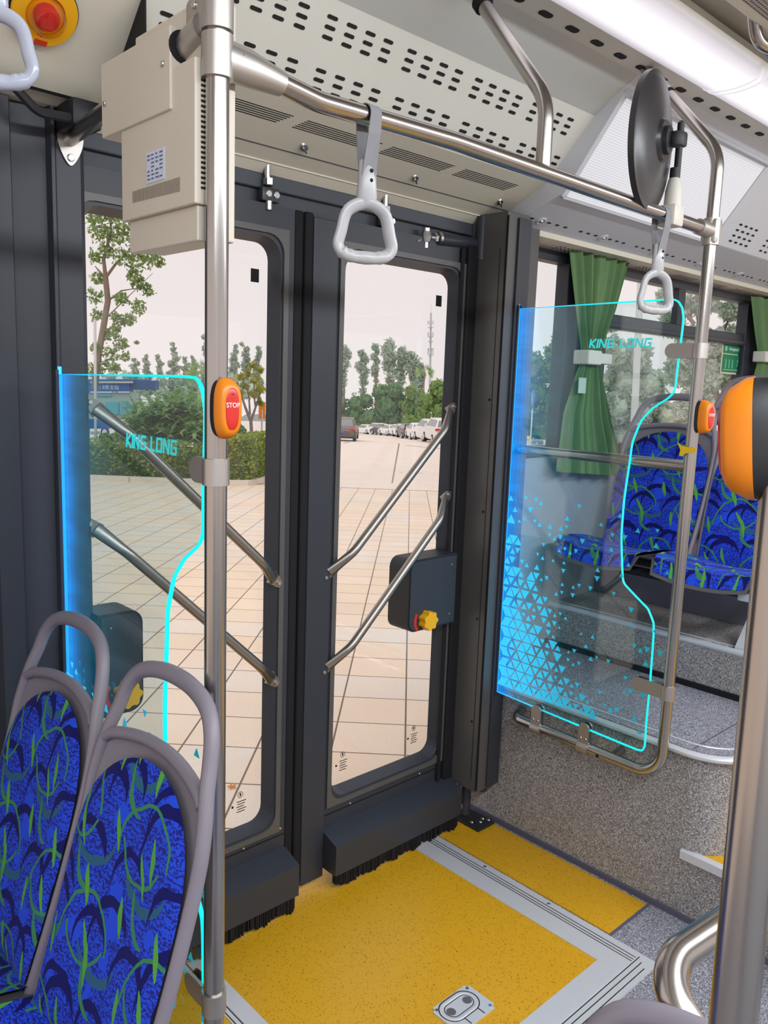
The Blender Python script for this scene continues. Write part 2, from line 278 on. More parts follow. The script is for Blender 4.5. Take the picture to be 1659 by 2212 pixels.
# ------------------------------------------------------------------ mesh helpers
class MB:
    def __init__(s): s.bm = bmesh.new(); s.uv = None
    def box(s, x0, x1, y0, y1, z0, z1, bev=0.0, seg=2, mat=None):
        vs = [s.bm.verts.new((x, y, z)) for x in (x0, x1) for y in (y0, y1) for z in (z0, z1)]
        fs = [s.bm.faces.new([vs[i] for i in q]) for q in ((0, 1, 3, 2), (4, 6, 7, 5), (0, 4, 5, 1), (2, 3, 7, 6), (0, 2, 6, 4), (1, 5, 7, 3))]
        if mat is not None:
            for v in vs: v.co = mat @ v.co
        if bev:
            es = list({e for f in fs for e in f.edges}); bmesh.ops.bevel(s.bm, geom=es, offset=bev, segments=seg, affect='EDGES', profile=.5)
        return s
    def prism(s, pts, depth_vec, cap=True):
        a = [s.bm.verts.new(p) for p in pts]; d = Vector(depth_vec); b = [s.bm.verts.new(Vector(p) + d) for p in pts]; n = len(a)
        for i in range(n): s.bm.faces.new((a[i], a[(i + 1) % n], b[(i + 1) % n], b[i]))
        if cap: s.bm.faces.new(list(reversed(a))); s.bm.faces.new(b)
        return s
    def quad(s, *p): s.bm.faces.new([s.bm.verts.new(Vector(q)) for q in p]); return s
    def tube(s, pts, r, seg=16, cap=True, closed=False, flat=None):
        pts = [Vector(p) for p in pts]; n = len(pts); rings = []; up = None
        for i, p in enumerate(pts):
            if closed: tg = (pts[(i + 1) % n] - pts[i - 1])
            else: tg = pts[min(i + 1, n - 1)] - pts[max(i - 1, 0)]
            tg.normalize()
            if up is None: up = tg.orthogonal().normalized() if flat is None else Vector(flat)
            up = (up - tg * up.dot(tg)).normalized(); sd = tg.cross(up)
            rr = r[i] if isinstance(r, list) else r
            rx, ry = rr if isinstance(rr, tuple) else (rr, rr)
            rings.append([s.bm.verts.new(p + up * (math.cos(a) * rx) + sd * (math.sin(a) * ry)) for a in [2 * math.pi * k / seg for k in range(seg)]])
        m = n if closed else n - 1
        for i in range(m):
            A, B = rings[i], rings[(i + 1) % n]
            for k in range(seg): s.bm.faces.new((A[k], A[(k + 1) % seg], B[(k + 1) % seg], B[k]))
        if cap and not closed: s.bm.faces.new(list(reversed(rings[0]))); s.bm.faces.new(rings[-1])
        return s
    def lathe(s, prof, M=None, seg=24, squash=(1, 1)):
        M = M or Matrix(); rings = []
        for r, z in prof:
            if r < 1e-6: rings.append([s.bm.verts.new(M @ Vector((0, 0, z)))])
            else: rings.append([s.bm.verts.new(M @ Vector((r * squash[0] * math.cos(2 * math.pi * k / seg), r * squash[1] * math.sin(2 * math.pi * k / seg), z))) for k in range(seg)])
        for A, B in zip(rings, rings[1:]):
            for k in range(seg):
                k2 = (k + 1) % seg
                if len(A) == 1 and len(B) == 1: continue
                if len(A) == 1: s.bm.faces.new((A[0], B[k], B[k2]))
                elif len(B) == 1: s.bm.faces.new((A[k], A[k2], B[0]))
                else: s.bm.faces.new((A[k], A[k2], B[k2], B[k]))
        return s
    def grid(s, f, nu, nv, uvf=None):
        vs = [[s.bm.verts.new(f(i / nu, j / nv)) for i in range(nu + 1)] for j in range(nv + 1)]
        if uvf and s.uv is None: s.uv = s.bm.loops.layers.uv.new('UVMap')
        for j in range(nv):
            for i in range(nu):
                fc = s.bm.faces.new((vs[j][i], vs[j][i + 1], vs[j + 1][i + 1], vs[j + 1][i]))
                if uvf:
                    for lp, (a, b) in zip(fc.loops, ((i, j), (i + 1, j), (i + 1, j + 1), (i, j + 1))): lp[s.uv].uv = uvf(a / nu, b / nv)
        return s
    def stroke(s, p, q, w, d, nrm):
        p, q = Vector(p), Vector(q); t = (q - p).normalized(); sd = t.cross(Vector(nrm)).normalized() * (w / 2)
        return s.prism([p - sd, q - sd, q + sd, p + sd], Vector(nrm) * d)
    def frame(s, inner, rad, outer, y0, y1, k=6, grow=0.0):
        # panel in the XZ plane, y0 (room side) to y1, with a rounded window hole; the hole widens by grow on the room side
        x0, x1, z0, z1 = inner; X0, X1, Z0, Z1 = outer
        def loop(g):
            pts, outs = [], []
            for cx, cz, a0, ox, oz in ((x1 - rad, z1 - rad, 0, X1, Z1), (x0 + rad, z1 - rad, 90, X0, Z1), (x0 + rad, z0 + rad, 180, X0, Z0), (x1 - rad, z0 + rad, 270, X1, Z0)):
                for i in range(k + 1):
                    a = R(a0 + 90 * i / k); c, sn = math.cos(a), math.sin(a)
                    pts.append((cx + (rad + g) * c, cz + (rad + g) * sn))
                    fx, fz = pts[-1]
                    if i == 0: outs.append((ox, fz) if a0 in (0, 180) else (fx, oz))
                    elif i == k: outs.append((fx, oz) if a0 in (0, 180) else (ox, fz))
                    else: outs.append((ox, oz))
            return pts, outs
        pf, of = loop(grow); pb, ob = loop(0); n = len(pf)
        mk = lambda L, y: [s.bm.verts.new((a, y, b)) for a, b in L]
        A, OA, B, OB = mk(pf, y0), mk(of, y0), mk(pb, y1), mk(ob, y1)
        for i in range(n):
            j = (i + 1) % n
            s.bm.faces.new((A[i], A[j], OA[j], OA[i])); s.bm.faces.new((B[j], B[i], OB[i], OB[j]))
            s.bm.faces.new((A[j], A[i], B[i], B[j])); s.bm.faces.new((OA[i], OA[j], OB[j], OB[i]))
        bmesh.ops.remove_doubles(s.bm, verts=s.bm.verts, dist=1e-6)
        return s
    def build(s, name, mat, parent=None, smooth=False, local=True, merge=True):
        if merge: bmesh.ops.remove_doubles(s.bm, verts=s.bm.verts, dist=1e-7)
        bmesh.ops.recalc_face_normals(s.bm, faces=s.bm.faces)
        me = bpy.data.meshes.new(name); s.bm.to_mesh(me); s.bm.free(); me.materials.append(mat)
        o = bpy.data.objects.new(name, me); C.objects.link(o)
        if smooth:
            me.polygons.foreach_set('use_smooth', [True] * len(me.polygons))
            me.set_sharp_from_angle(angle=R(40))
        if parent is not None:
            o.parent = parent
            if local: o.matrix_parent_inverse = parent.matrix_basis.inverted()
        return o
def tag(o, label, cat, group=None, kind=None):
    o['label'] = label
    if cat: o['category'] = cat
    if group: o['group'] = group
    if kind: o['kind'] = kind
    return o
def thing(name, label, cat, loc=(0, 0, 0), group=None):
    o = bpy.data.objects.new(name, None); C.objects.link(o); o.location = loc; o.empty_display_size = .05
    bpy.context.view_layer.update() if False else None
    return tag(o, label, cat, group)
def struct(o, label=None):
    o['kind'] = 'structure'
    if label: o['label'] = label
    return o
def parent_empty(name, label=None):
    o = bpy.data.objects.new(name, None); C.objects.link(o); return struct(o, label)
def copy_tree(o, parent=None):
    c = o.copy(); C.objects.link(c)
    if parent is not None: c.parent = parent; c.matrix_parent_inverse = o.matrix_parent_inverse.copy()
    for ch in [x for x in bpy.data.objects if x.parent == o]: copy_tree(ch, c)
    return c
def bend(pts, rad, n=8):
    # fillet a polyline
    pts = [Vector(p) for p in pts]; out = [pts[0]]
    for i in range(1, len(pts) - 1):
        a, b, c = pts[i - 1], pts[i], pts[i + 1]; u, v = (a - b).normalized(), (c - b).normalized()
        ang = u.angle(v); rr = rad[i - 1] if isinstance(rad, (list, tuple)) else rad
        d = min(rr / math.tan(ang / 2), (a - b).length * .49, (c - b).length * .49); rr = d * math.tan(ang / 2)
        ctr = b + (u + v).normalized() * (rr / math.sin(ang / 2)); p, q = b + u * d, b + v * d
        w0, w1 = p - ctr, q - ctr; th = w0.angle(w1)
        for k in range(n + 1):
            f = k / n; out.append(ctr + (w0 * math.sin((1 - f) * th) + w1 * math.sin(f * th)) / math.sin(th))
    out.append(pts[-1]); return out
def frameM(o, z, x=None):
    # matrix whose local Z points along z
    z = Vector(z).normalized(); x = Vector(x) if x is not None else z.orthogonal(); x = (x - z * x.dot(z)).normalized(); y = z.cross(x)
    return Matrix(((x.x, y.x, z.x, o[0]), (x.y, y.y, z.y, o[1]), (x.z, y.z, z.z, o[2]), (0, 0, 0, 1)))
def disc(mb, o, nrm, r, h, seg=14): return mb.lathe([(0, 0), (r, 0), (r, h * .6), (r * .8, h), (0, h)], frameM(o, nrm), seg)
def text_mesh(body, size, mat, name, parent, M, depth=.0004):
    cu = bpy.data.curves.new('txt', 'FONT'); cu.body = body; cu.size = size; cu.extrude = depth; cu.align_x = 'CENTER'; cu.align_y = 'CENTER'
    ob = bpy.data.objects.new('txt', cu); C.objects.link(ob); dg = bpy.context.evaluated_depsgraph_get()
    me = bpy.data.meshes.new_from_object(ob.evaluated_get(dg)); bpy.data.objects.remove(ob); bpy.data.curves.remove(cu)
    me.transform(M); me.materials.clear(); me.materials.append(mat); o = bpy.data.objects.new(name, me); C.objects.link(o)
    if parent is not None: o.parent = parent; o.matrix_parent_inverse = parent.matrix_basis.inverted()
    return o

# ================================================================== SETTING
# ---- ground outside, sloping gently away from the bus
m = MB(); uvg = lambda p: (p[0], p[1])
def gslab(name, a0, a1, l0, l1, mat, lift=0.0, lab=None):
    mb = MB(); na, nl = max(1, int((a1 - a0) / 6)), max(1, int((l1 - l0) / 12))
    mb.grid(lambda u, v: AL(a0 + (a1 - a0) * u, l0 + (l1 - l0) * v, lift), na, nl, lambda u, v: (a0 + (a1 - a0) * u, l0 + (l1 - l0) * v))
    return struct(mb.build(name, mat), lab)
gslab('pavement', -8, 19.75, -30, 40, pav, 0, 'pale beige square paving slabs outside the bus door')
gslab('road', 19.75, 190, -140, 150, road_m, -.01, 'pale concrete road and car park beyond the paving')
# kerb of the planting bed
kb = MB()
path = [AL(19.0, -34), AL(19.0, -4.3), AL(19.25, -3.8), AL(20.2, -3.6), AL(24, -3.1), AL(34, -4.6)]
for p, q in zip(path, path[1:]):
    n = max(1, int((q - p).length / 1.1))
    for i in range(n):
        a, b = p.lerp(q, i / n), p.lerp(q, (i + .985) / n); sd = Vector((0, 0, 1)).cross((b - a).normalized()) * .14
        kb.prism([a, b, b + sd, a + sd], (0, 0, .13))
struct(kb.build('kerb', kerb_m), 'pale kerb stones along the hedge bed')
soilb = MB(); soilb.prism([AL(19.15, -34, .04), AL(19.15, -4.3, .04), AL(20.3, -3.75, .04), AL(24, -3.3, .04), AL(34, -4.8, .04), AL(36, -34, .04)], (0, 0, .06))
struct(soilb.build('planting_bed', soil), 'earth of the planting bed behind the kerb')
rl = MB()
for a, b in ((PXg(878, 962), PXg(1010, 974)), (PXg(745, 957), PXg(752, 954))):
    d = (b - a).normalized(); s_ = Vector((-d.y, d.x, 0)) * .09; rl.prism([a - s_ + Vector((0, 0, .004)), b - s_ + Vector((0, 0, .004)), b + s_ + Vector((0, 0, .004)), a + s_ + Vector((0, 0, .004))], (0, 0, .004))
rl_o = struct(rl.build('road_marking', galv), 'white painted lines on the concrete road')
sj = MB(); a, b = PXg(847, 1043), PXg(862, 958); d = (b - a).normalized(); s_ = Vector((-d.y, d.x, 0)) * .012
sj.prism([a - s_ + Vector((0, 0, .002)), b - s_ * 3 + Vector((0, 0, .002)), b + s_ * 3 + Vector((0, 0, .002)), a + s_ + Vector((0, 0, .002))], (0, 0, .003)); 
for k in range(1): pass
a, b = AL(19.75, -12), AL(19.75, 14); sj.prism([a, b, b + HD * .035, a + HD * .035], (0, 0, .004))
struct(sj.build('road_joint', plain('joint', srgb(130, 116, 104), .9)), 'dark joints in the concrete road')
mh = MB(); c = PXg(887, 1020); mh.lathe([(.36, .0), (.36, .008), (.31, .008), (.31, .002), (0, .002)], Matrix.Translation(c), 28); struct(mh.build('road_joint', MATS['concrete_road']), 'round manhole cover in the concrete road')

# ---- floor
fl = MB(); fl.box(-3.0, 6.2, -1.45, 2.02, -.12, 0); floor = struct(fl.build('floor', greyfl), 'grey speckled bus floor')
ys = MB(); ys.box(2.045, 2.262, 1.118, 1.95, 0, .0035); ys.build('floor_covering', yellow, floor)['label'] = 'yellow speckled strip beside the ramp'
ys = MB(); ys.box(.30, 1.008, 1.0, 1.95, 0, .0035); ys.build('floor_covering', yellow, floor)
eg = MB(); eg.box(2.036, 2.27, 1.111, 1.1185, 0, .0038); eg.build('edging_strip', edging, floor)
sl = MB(); sl.box(.78, 2.16, 1.935, 2.01, 0, .006); sl.build('door_sill', alu, floor)['label'] = 'aluminium sill under the doors'

# ---- half wall and raised floor to the right
hw = MB()
# corner with a rounded edge
prof = [(2.285, 1.99), (2.285, 1.10)] + [(2.285 + .12 - .12 * math.cos(R(a)), 1.04 - .12 * math.sin(R(a))) for a in range(0, 91, 10)] + [(3.2, .92), (3.2, 1.99)]
hw.prism([(x, y, .22) for x, y in prof], (0, 0, .315)); 
hw.box(2.285, 5.6, -1.4, 1.99, -.05, .2195)
wr = struct(hw.build('wall_right', greywall, smooth=True), 'grey speckled half wall beside the door')
st2 = MB(); st2.box(2.30, 3.2, -1.4, 1.04, .2195, .223); st2.build('step_covering', yellow, wr)['label'] = 'yellow covering of the step up to the rear'
nz = MB(); nz.box(2.272, 2.30, -1.4, 1.035, .196, .226, .003); nz.build('step_nosing', alu, wr)
ed = MB(); ed.box(2.276, 2.286, .6, 1.95, 0, .018); ed.build('edging_strip', edging, wr)
# rounded riser of the raised floor (goes round the corner), floor of it, bright trim
pt = MB(); top = [(2.278, 1.99), (2.278, 1.09)] + [(2.278 + .15 - .15 * math.cos(R(a)), 1.05 - .15 * math.sin(R(a))) for a in range(0, 91, 9)] + [(2.6, .895), (5.6, .60), (5.6, 1.99)]
pt.prism([(x, y, .535) for x, y in top], (0, 0, .015)); 
rf = struct(pt.build('floor_raised', greyfl), 'grey speckled raised floor behind the half wall')
tp = [Vector((x, y, .535)) for x, y in top[:-2]]; tr = MB(); tr.tube(tp, (.012, .017), 10, flat=(0, 0, 1)); tr.build('trim_edge', alu, rf, smooth=True)
tp2 = [Vector((x + .04, y + .022, .551)) for x, y in top[:-2]]; tr = MB(); tr.tube(tp2, (.003, .004), 8, flat=(0, 0, 1)); tr.build('trim_edge', alu, rf, smooth=True)
sm = MB(); sm.box(2.29, 2.79, 1.028, 1.032, .5502, .5512); sm.build('floor_seam', edging, rf)
# riser under the seats: step box, bright nosing, curved wheel housing behind
sx = 2.79
sb = MB(); sb.prism([(sx, .55, .71), (sx + .03, .55, .725), (5.6, .55, .725), (5.6, .55, .52), (sx, .55, .52)], (0, 1.44, 0)); sb.build('seat_step', greywall, rf)
nz = MB(); nz.tube([(sx + .008, .55, .716), (sx + .008, 1.985, .716)], .013, 10); nz.tube([(sx + .04, .55, .726), (sx + .04, 1.985, .726)], .003, 8); nz.build('step_nosing', alu, rf, smooth=True)
bs = MB(); bs.box(sx - .012, sx, .55, 1.985, .549, .570); bs.build('base_strip', rubber, rf)
wh = MB(); pr = [(3.13, .72), (3.13, .80), (3.17, .90), (3.25, .96), (5.6, .96), (5.6, .72)]
wh.prism([(x, 1.0, z) for x, z in pr], (0, .99, 0)); wh.build('seat_riser', plain('riser_grey', srgb(126, 122, 136), .6, bmp=.3), rf, smooth=True)

# ---- wall on the far side of the aisle, behind the camera, with its window band
ow = MB(); ow.box(-3.0, 6.2, -1.51, -1.45, -.1, .86); ow.box(-3.0, 6.2, -1.51, -1.45, 2.02, 2.62)
for x in (-1.6, .1, 1.8, 3.5, 5.2): ow.box(x, x + .14, -1.51, -1.45, .86, 2.02)
struct(ow.build('wall_back', greyp), 'grey bus wall with window openings behind the camera')
# ---- side wall with the windows to the right of the door
SW = 1.93
sw = MB()
sw.box(2.27, 6.2, SW, SW + .06, -.1, 1.372)                      # below the windows
sw.box(2.27, 6.2, SW, SW + .06, 2.118, 2.62)                     # above
wf = struct(sw.build('wall_front', plain('side_wall_grey', srgb(146, 152, 162), .5, var=.02)), 'grey side wall of the bus under the windows')
pl = MB(); pl.box(2.76, 3.06, SW - .012, SW + .05, 1.30, 2.13, .004); pl.build('window_pillar', black, wf)
pl = MB(); pl.box(2.30, 6.2, SW - .006, SW + .05, 1.335, 1.378, .004); pl.box(2.30, 6.2, SW - .006, SW + .05, 2.085, 2.125, .004)
pl.box(4.40, 4.66, SW - .008, SW + .05, 1.37, 2.12, .004); pl.build('window_rail', black, wf)
def window(n, x0, x1, z0, z1, lab):
    w = MB(); w.box(x0, x1, SW + .028, SW + .034, z0, z1); return struct(w.build(n, glass), lab)
w1 = window('window_1', 2.40, 2.78, 1.37, 2.095, 'fixed window next to the door post')
w2 = window('window_2', 3.04, 4.42, 1.37, 2.095, 'wide window with a sliding top part behind the seats')
w3 = window('window_3', 4.62, 6.1, 1.37, 2.095, 'last window at the right edge')
fr = MB(); z1_ = PXy(1330, 668, SW).z; fr.box(3.02, 4.42, SW - .004, SW + .03, 1.865, 1.925, .004); fr.box(3.02, 4.42, SW - .012, SW - .004, 1.872, 1.890, .002)
fr.box(3.66, 3.725, SW - .002, SW + .03, 1.92, 2.10, .003); fr.build('window_frame', black, w2)
fr = MB(); fr.box(4.6, 6.1, SW - .004, SW + .03, 1.865, 1.925, .004); fr.build('window_frame', black, w3)
sk = MB(); c = PXy(1221, 586, SW + .02); sk.box(c.x - .010, c.x + .010, SW + .024, SW + .028, c.z - .018, c.z + .018); sk.build('sticker', rubber, w1)
mk = MB(); c = PXy(1134, 696, SW + .02)
for i in range(4): mk.box(c.x - .002, c.x + .03, SW + .0265, SW + .028, c.z - .02 * i, c.z - .02 * i + .005)
mk.build('glass_mark', greyp, w1)

# ---- door surround: left pillar cover, right post, header
LPY = 1.85
lp = MB(); xr = PXy(192, 700, LPY).x
prof = [(xr, 1.99), (xr, LPY + .01), (xr - .012, LPY), (xr - .065, LPY), (xr - .075, LPY - .018), (xr - .082, LPY - .018), (xr - .086, LPY + .004), (xr - .155, LPY + .012), (xr - .165, LPY - .012),
        (xr - .215, LPY - .012), (xr - .225, LPY + .01), (xr - .40, LPY + .01), (xr - .9, LPY + .01), (xr - .9, 1.99)]
lp.prism([(x, y, 0) for x, y in prof], (0, 0, 2.165)); tl = struct(lp.build('trim_1', black), 'ribbed black pillar cover left of the door')
br = MB(); c = PXy(150, 228, LPY); br.box(c.x - .035, c.x + .028, LPY - .10, LPY, 2.105, 2.16, .006); br.tube(bend([(c.x - .03, LPY - .085, 2.12), (c.x - .10, LPY - .085, 2.115), (c.x - .16, LPY - .085, 2.165)], .04), .010, 8); br.build('door_arm_bracket', blackp, tl, smooth=True)
rp = MB()
rp.box(2.150, 2.262, 1.742, 1.995, .16, 2.165, .003)
rp.box(2.262, 2.40, 1.80, 1.995, .10, 2.16, .003)
rpo = struct(rp.build('trim_2', graphite), 'dark grey box post right of the door')
g = MB(); g.box(2.1485, 2.150, 1.767, 1.7685, .2, 2.05); g.box(2.1485, 2.1505, 1.738, 1.7465, .17, 2.15); g.build('panel_gap', rubber, rpo)
for z in (.42, .80, 1.18, 1.56):
    q = MB(); disc(q, (2.1495, 1.778, z), (-1, 0, 0), .0045, .003); q.build('screw', rubber, rpo)
q = MB(); q.box(2.2, 2.264, 1.7325, 1.742, .17, 2.15, .002); q.build('channel', black, rpo)
hd = MB(); hd.box(.35, 2.27, 1.905, 2.02, 2.045, 2.30); hd.box(.5, 2.16, 1.89, 1.905, 2.10, 2.14, .004)
hdo = struct(hd.build('trim_3', hdr), 'dark door header with the door gear')
q = MB(); q.tube([(1.96, 1.878, 2.062), (2.15, 1.878, 2.074)], .020, 14); q.tube([(2.165, 1.86, 2.16), (2.165, 1.86, 2.02)], .024, 14); q.build('door_shaft', black, hdo, smooth=True)
def fitting(x, y, parts):
    q = MB()
    for pts, r in parts: q.tube([(x + a, y, b) for a, b in pts], r, 12)
    return q
ax = 1.305
for ax in (1.308, 1.735):
    q = MB(); q.tube([(ax, 1.885, 2.17), (ax, 1.885, 2.115)], .0075, 10); q.tube([(ax + .002, 1.88, 2.123), (ax + .002, 1.88, 2.106)], .013, 6); q.box(ax - .02, ax + .036, 1.87, 1.89, 2.066, 2.102, .003); q.tube([(ax, 1.875, 2.068), (ax, 1.875, 2.046)], .0085, 10)
    o = q.build('roller_bracket', galv if False else plain('gear_dark', (.05, .05, .055), .4, .4), hdo, smooth=True)
    s2 = MB(); disc(s2, (ax, 1.87, 2.085), (0, -1, 0), .0095, .004); disc(s2, (ax + .025, 1.87, 2.085), (0, -1, 0), .0095, .004); s2.build('bolt', screw, o)
    s2 = MB(); s2.tube([(ax, 1.878, 2.172), (ax, 1.878, 2.122)], .0085, 10); s2.tube([(ax + .002, 1.876, 2.124), (ax + .002, 1.876, 2.108)], .014, 6); s2.tube([(ax, 1.87, 2.066), (ax, 1.87, 2.044)], .0095, 10); s2.build('pin', screw, o, smooth=True)
q = MB(); q.lathe([(0, -.02), (.014, -.016), (.02, 0), (.014, .016), (0, .02)], Matrix.Translation((1.912, 1.875, 2.062)), 14); q.tube([(1.93, 1.875, 2.063), (1.962, 1.875, 2.065)], .008, 10); q.tube([(1.962, 1.875, 2.065), (1.972, 1.875, 2.066)], .021, 14); q.tube([(1.945, 1.875, 2.064), (1.958, 1.875, 2.065)], .016, 6)
q.tube([(1.912, 1.875, 2.05), (1.912, 1.875, 2.028)], .009, 10); q.tube([(1.912, 1.875, 2.07), (1.912, 1.875, 2.088)], .013, 10); q.tube([(1.885, 1.872, 2.050), (1.87, 1.872, 2.042)], .003, 6); q.build('ball_joint', screw, hdo, smooth=True)
q = MB(); q.tube(bend([(2.155, 1.80, 2.152), (2.188, 1.80, 2.152), (2.188, 1.80, 2.03)], .006), .004, 8); q.build('cable', galv, hdo, smooth=True)
# foot of the door shaft
q = MB(); q.tube([(2.20, 1.83, .2), (2.20, 1.83, .03)], .020, 14); ft = thing('door_pivot_foot', 'black door pivot rod and bolted foot plate on yellow floor', 'pivot', (2.2, 1.83, 0)); q.build('rod', black, ft, smooth=True)
q = MB(); q.box(2.168, 2.262, 1.735, 1.855, .0035, .014, .003); q.build('foot_plate', blackp, ft)
for x, y in ((2.215, 1.765), (2.24, 1.775), (2.25, 1.755), (2.19, 1.785)):
    q = MB(); disc(q, (x, y, .014), (0, 0, 1), .0065, .004); q.build('bolt', screw, ft)
q = MB(); q.tube(bend([(2.06, 1.885, .045), (2.13, 1.84, .06), (2.19, 1.835, .06)], .05), (.016, .012), 10, flat=(0, 0, 1)); q.build('pivot_arm', plain('arm_grey', (.2, .21, .23), .35, .6), ft, smooth=True)

# ---- door leaves
DY, DG = 1.872, 1.915
A = PXy(735, 553, DG); B = PXy(968, 595, DG); Cc = PXy(925, 1617, DG); Dd = PXy(702, 1706, DG)
rw = ((A.x + Dd.x) / 2, (B.x + Cc.x) / 2, (Cc.z + Dd.z) / 2, (A.z + B.z) / 2)
A = PXy(585, 540, DG); Cc = PXy(560, 1768, DG)
lw = (.80, (A.x + Cc.x) / 2, Cc.z, rw[3])
def door(n, win, x0, x1, lab, hinge):
    d = MB(); d.frame(win, .045, (x0, x1, .075, 2.06), DY, DG + .004, 6, .012); dr = struct(d.build(n, black), lab)
    g = MB(); g.box(win[0] - .01, win[1] + .01, DG + .004, DG + .010, win[2] - .01, win[3] + .01); g.build('pane', glass, dr)
    l = MB(); l.frame((win[0] - .018, win[1] + .018, win[2] - .02, win[3] + .02), .05, (win[0] - .034, win[1] + .034, win[2] - .036, win[3] + .036), DY - .006, DY, 5); l.build('window_lip', graphite, dr)
    s = MB(); s.box(win[1] - .055, win[1] - .030, DG + .001, DG + .0035, win[3] - .105, win[3] - .070); s.build('sticker', rubber, dr)
    q = MB()
    for cx in ([win[1] - .075] + ([win[0] + .07] if hinge == 'r' else [])):
        z = win[2] + .10; q.tube([(cx + .009 * math.cos(a), DG + .001, z + .009 * math.sin(a)) for a in [k * math.pi / 6 for k in range(12)]], .0009, 4, closed=True); q.box(cx - .002, cx + .002, DG, DG + .002, z - .004, z + .005)
        for i in range(5): q.box(cx - .013 + (i % 2) * .003, cx + .02 - (i % 3) * .004, DG, DG + .002, z - .022 - i * .008, z - .0205 - i * .008)
        q.box(cx - .03, cx - .024, DG, DG + .002, z - .035, z - .029)
    q.build('glass_mark', rubber, dr)
    return dr
d1 = door('door_1', lw, .76, 1.398, 'left door leaf with a tall window', 'l'); d2 = door('door_2', rw, 1.452, 2.142, 'right door leaf with a tall window and a yellow release knob', 'r')
q = MB(); q.box(1.396, 1.426, DY - .004, DG, .05, 2.06, .006); q.build('door_seal', rubber, d1)
q = MB(); q.box(1.427, 1.456, DY - .010, DG, .05, 2.06, .006); q.build('door_seal', rubber, d2)
q = MB(); q.box(2.02 + .05, 2.085, DY - .012, DY, .1, 2.05, .004); q.box(2.10, 2.148, DY - .016, DY + .02, .08, 2.06, .006); q.build('door_seal', rubber, d2)
for dr, x0, x1 in ((d1, .80, 1.40), (d2, 1.545, 2.138)):
    s = MB(); yb = DY - .075
    s.prism([(x0, DY, .185), (x0, yb, .158), (x0, yb, .058), (x0, DY, .058)], (x1 - x0, 0, 0)); s.build('step_box', black, dr)
    # brush: bristle curtain of fine strips
    b = MB(); n = 330
    for i in range(n):
        x = x0 + .012 + (x1 - x0 - .02) * i / n; k = .5 + .5 * math.sin(i * .11 + x0 * 9); h = .050 - .010 * k - .003 * math.sin(i * .37) + rnd.uniform(-.004, .004)
        b.box(x - .001, x + .0032, yb + .008 + rnd.uniform(-.006, .006), yb + .028, .060 - h, .060)
    b.build('brush_strip', rubber, dr)['kind'] = 'stuff'
    for fx, z in ((.2, .235), (.75, .235), (.97, .25)):
        q = MB(); disc(q, (x0 + (x1 - x0) * fx, DY, z), (0, -1, 0), .0035, .002); q.build('screw', screw, dr)
    q = MB(); q.box(x0 - .02, x1, DY - .002, DY, .228, .231); q.build('panel_gap', rubber, dr)
q = MB(); q.box(1.455, 1.545, DY - .012, DY, .03, 2.05, .003); q.build('stile_cover', black, d2)
# slanted handrails on the leaves
def leaf_bar(dr, a, b, lab=None):
    a, b = Vector(a), Vector(b); d = (b - a).normalized(); off = Vector((0, -.045, 0)); q = MB()
    q.tube(bend([a + d * .012 + Vector((0, -.008, 0)), a + d * .075 + off, b - d * .075 + off, b - d * .012 + Vector((0, -.008, 0))], .10, 8), [(.012, .010)] + [(.0135, .0135)] * 18 + [(.012, .010)], 14, flat=(0, 1, 0)) if False else None
    pts = bend([a + d * .02 + Vector((0, -.010, 0)), a + d * .11 + off, b - d * .11 + off, b - d * .02 + Vector((0, -.010, 0))], .10, 8); n = len(pts)
    q.tube(pts, [(.006, .018) if i in (0, n - 1) else (.0135, .0135) for i in range(n)], 14, flat=(0, 1, 0)); o = q.build('handrail_bar', st_h, dr, smooth=True)
    for p, s in ((a, 1), (b, -1)):
        e = MB(); sd = d.cross(Vector((0, 1, 0))).normalized(); pts = []
        for k in range(9): an = math.pi * (k / 8 - .5) ; pts.append(p - d * s * math.cos(an) * .013 + sd * math.sin(an) * .013)
        pts += [p + d * s * .03 + sd * .02, p + d * s * .03 - sd * .02]
        e.prism([v + Vector((0, -.011, 0)) for v in pts], (0, .011, 0)); f = e.build('bar_flange', st_h, o)
        e = MB(); disc(e, p + Vector((0, -.011, 0)), (0, -1, 0), .0065, .005); e.build('bolt', screw, f, smooth=True)
leaf_bar(d2, PXy(699, 1246, DY), PXy(976, 878, DY)); leaf_bar(d2, PXy(695, 1450, DY), PXy(965, 1068, DY))
leaf_bar(d1, PXy(597, 1258, DY), PXy(190, 868, DY)); leaf_bar(d1, PXy(592, 1473, DY), PXy(190, 1130, DY))
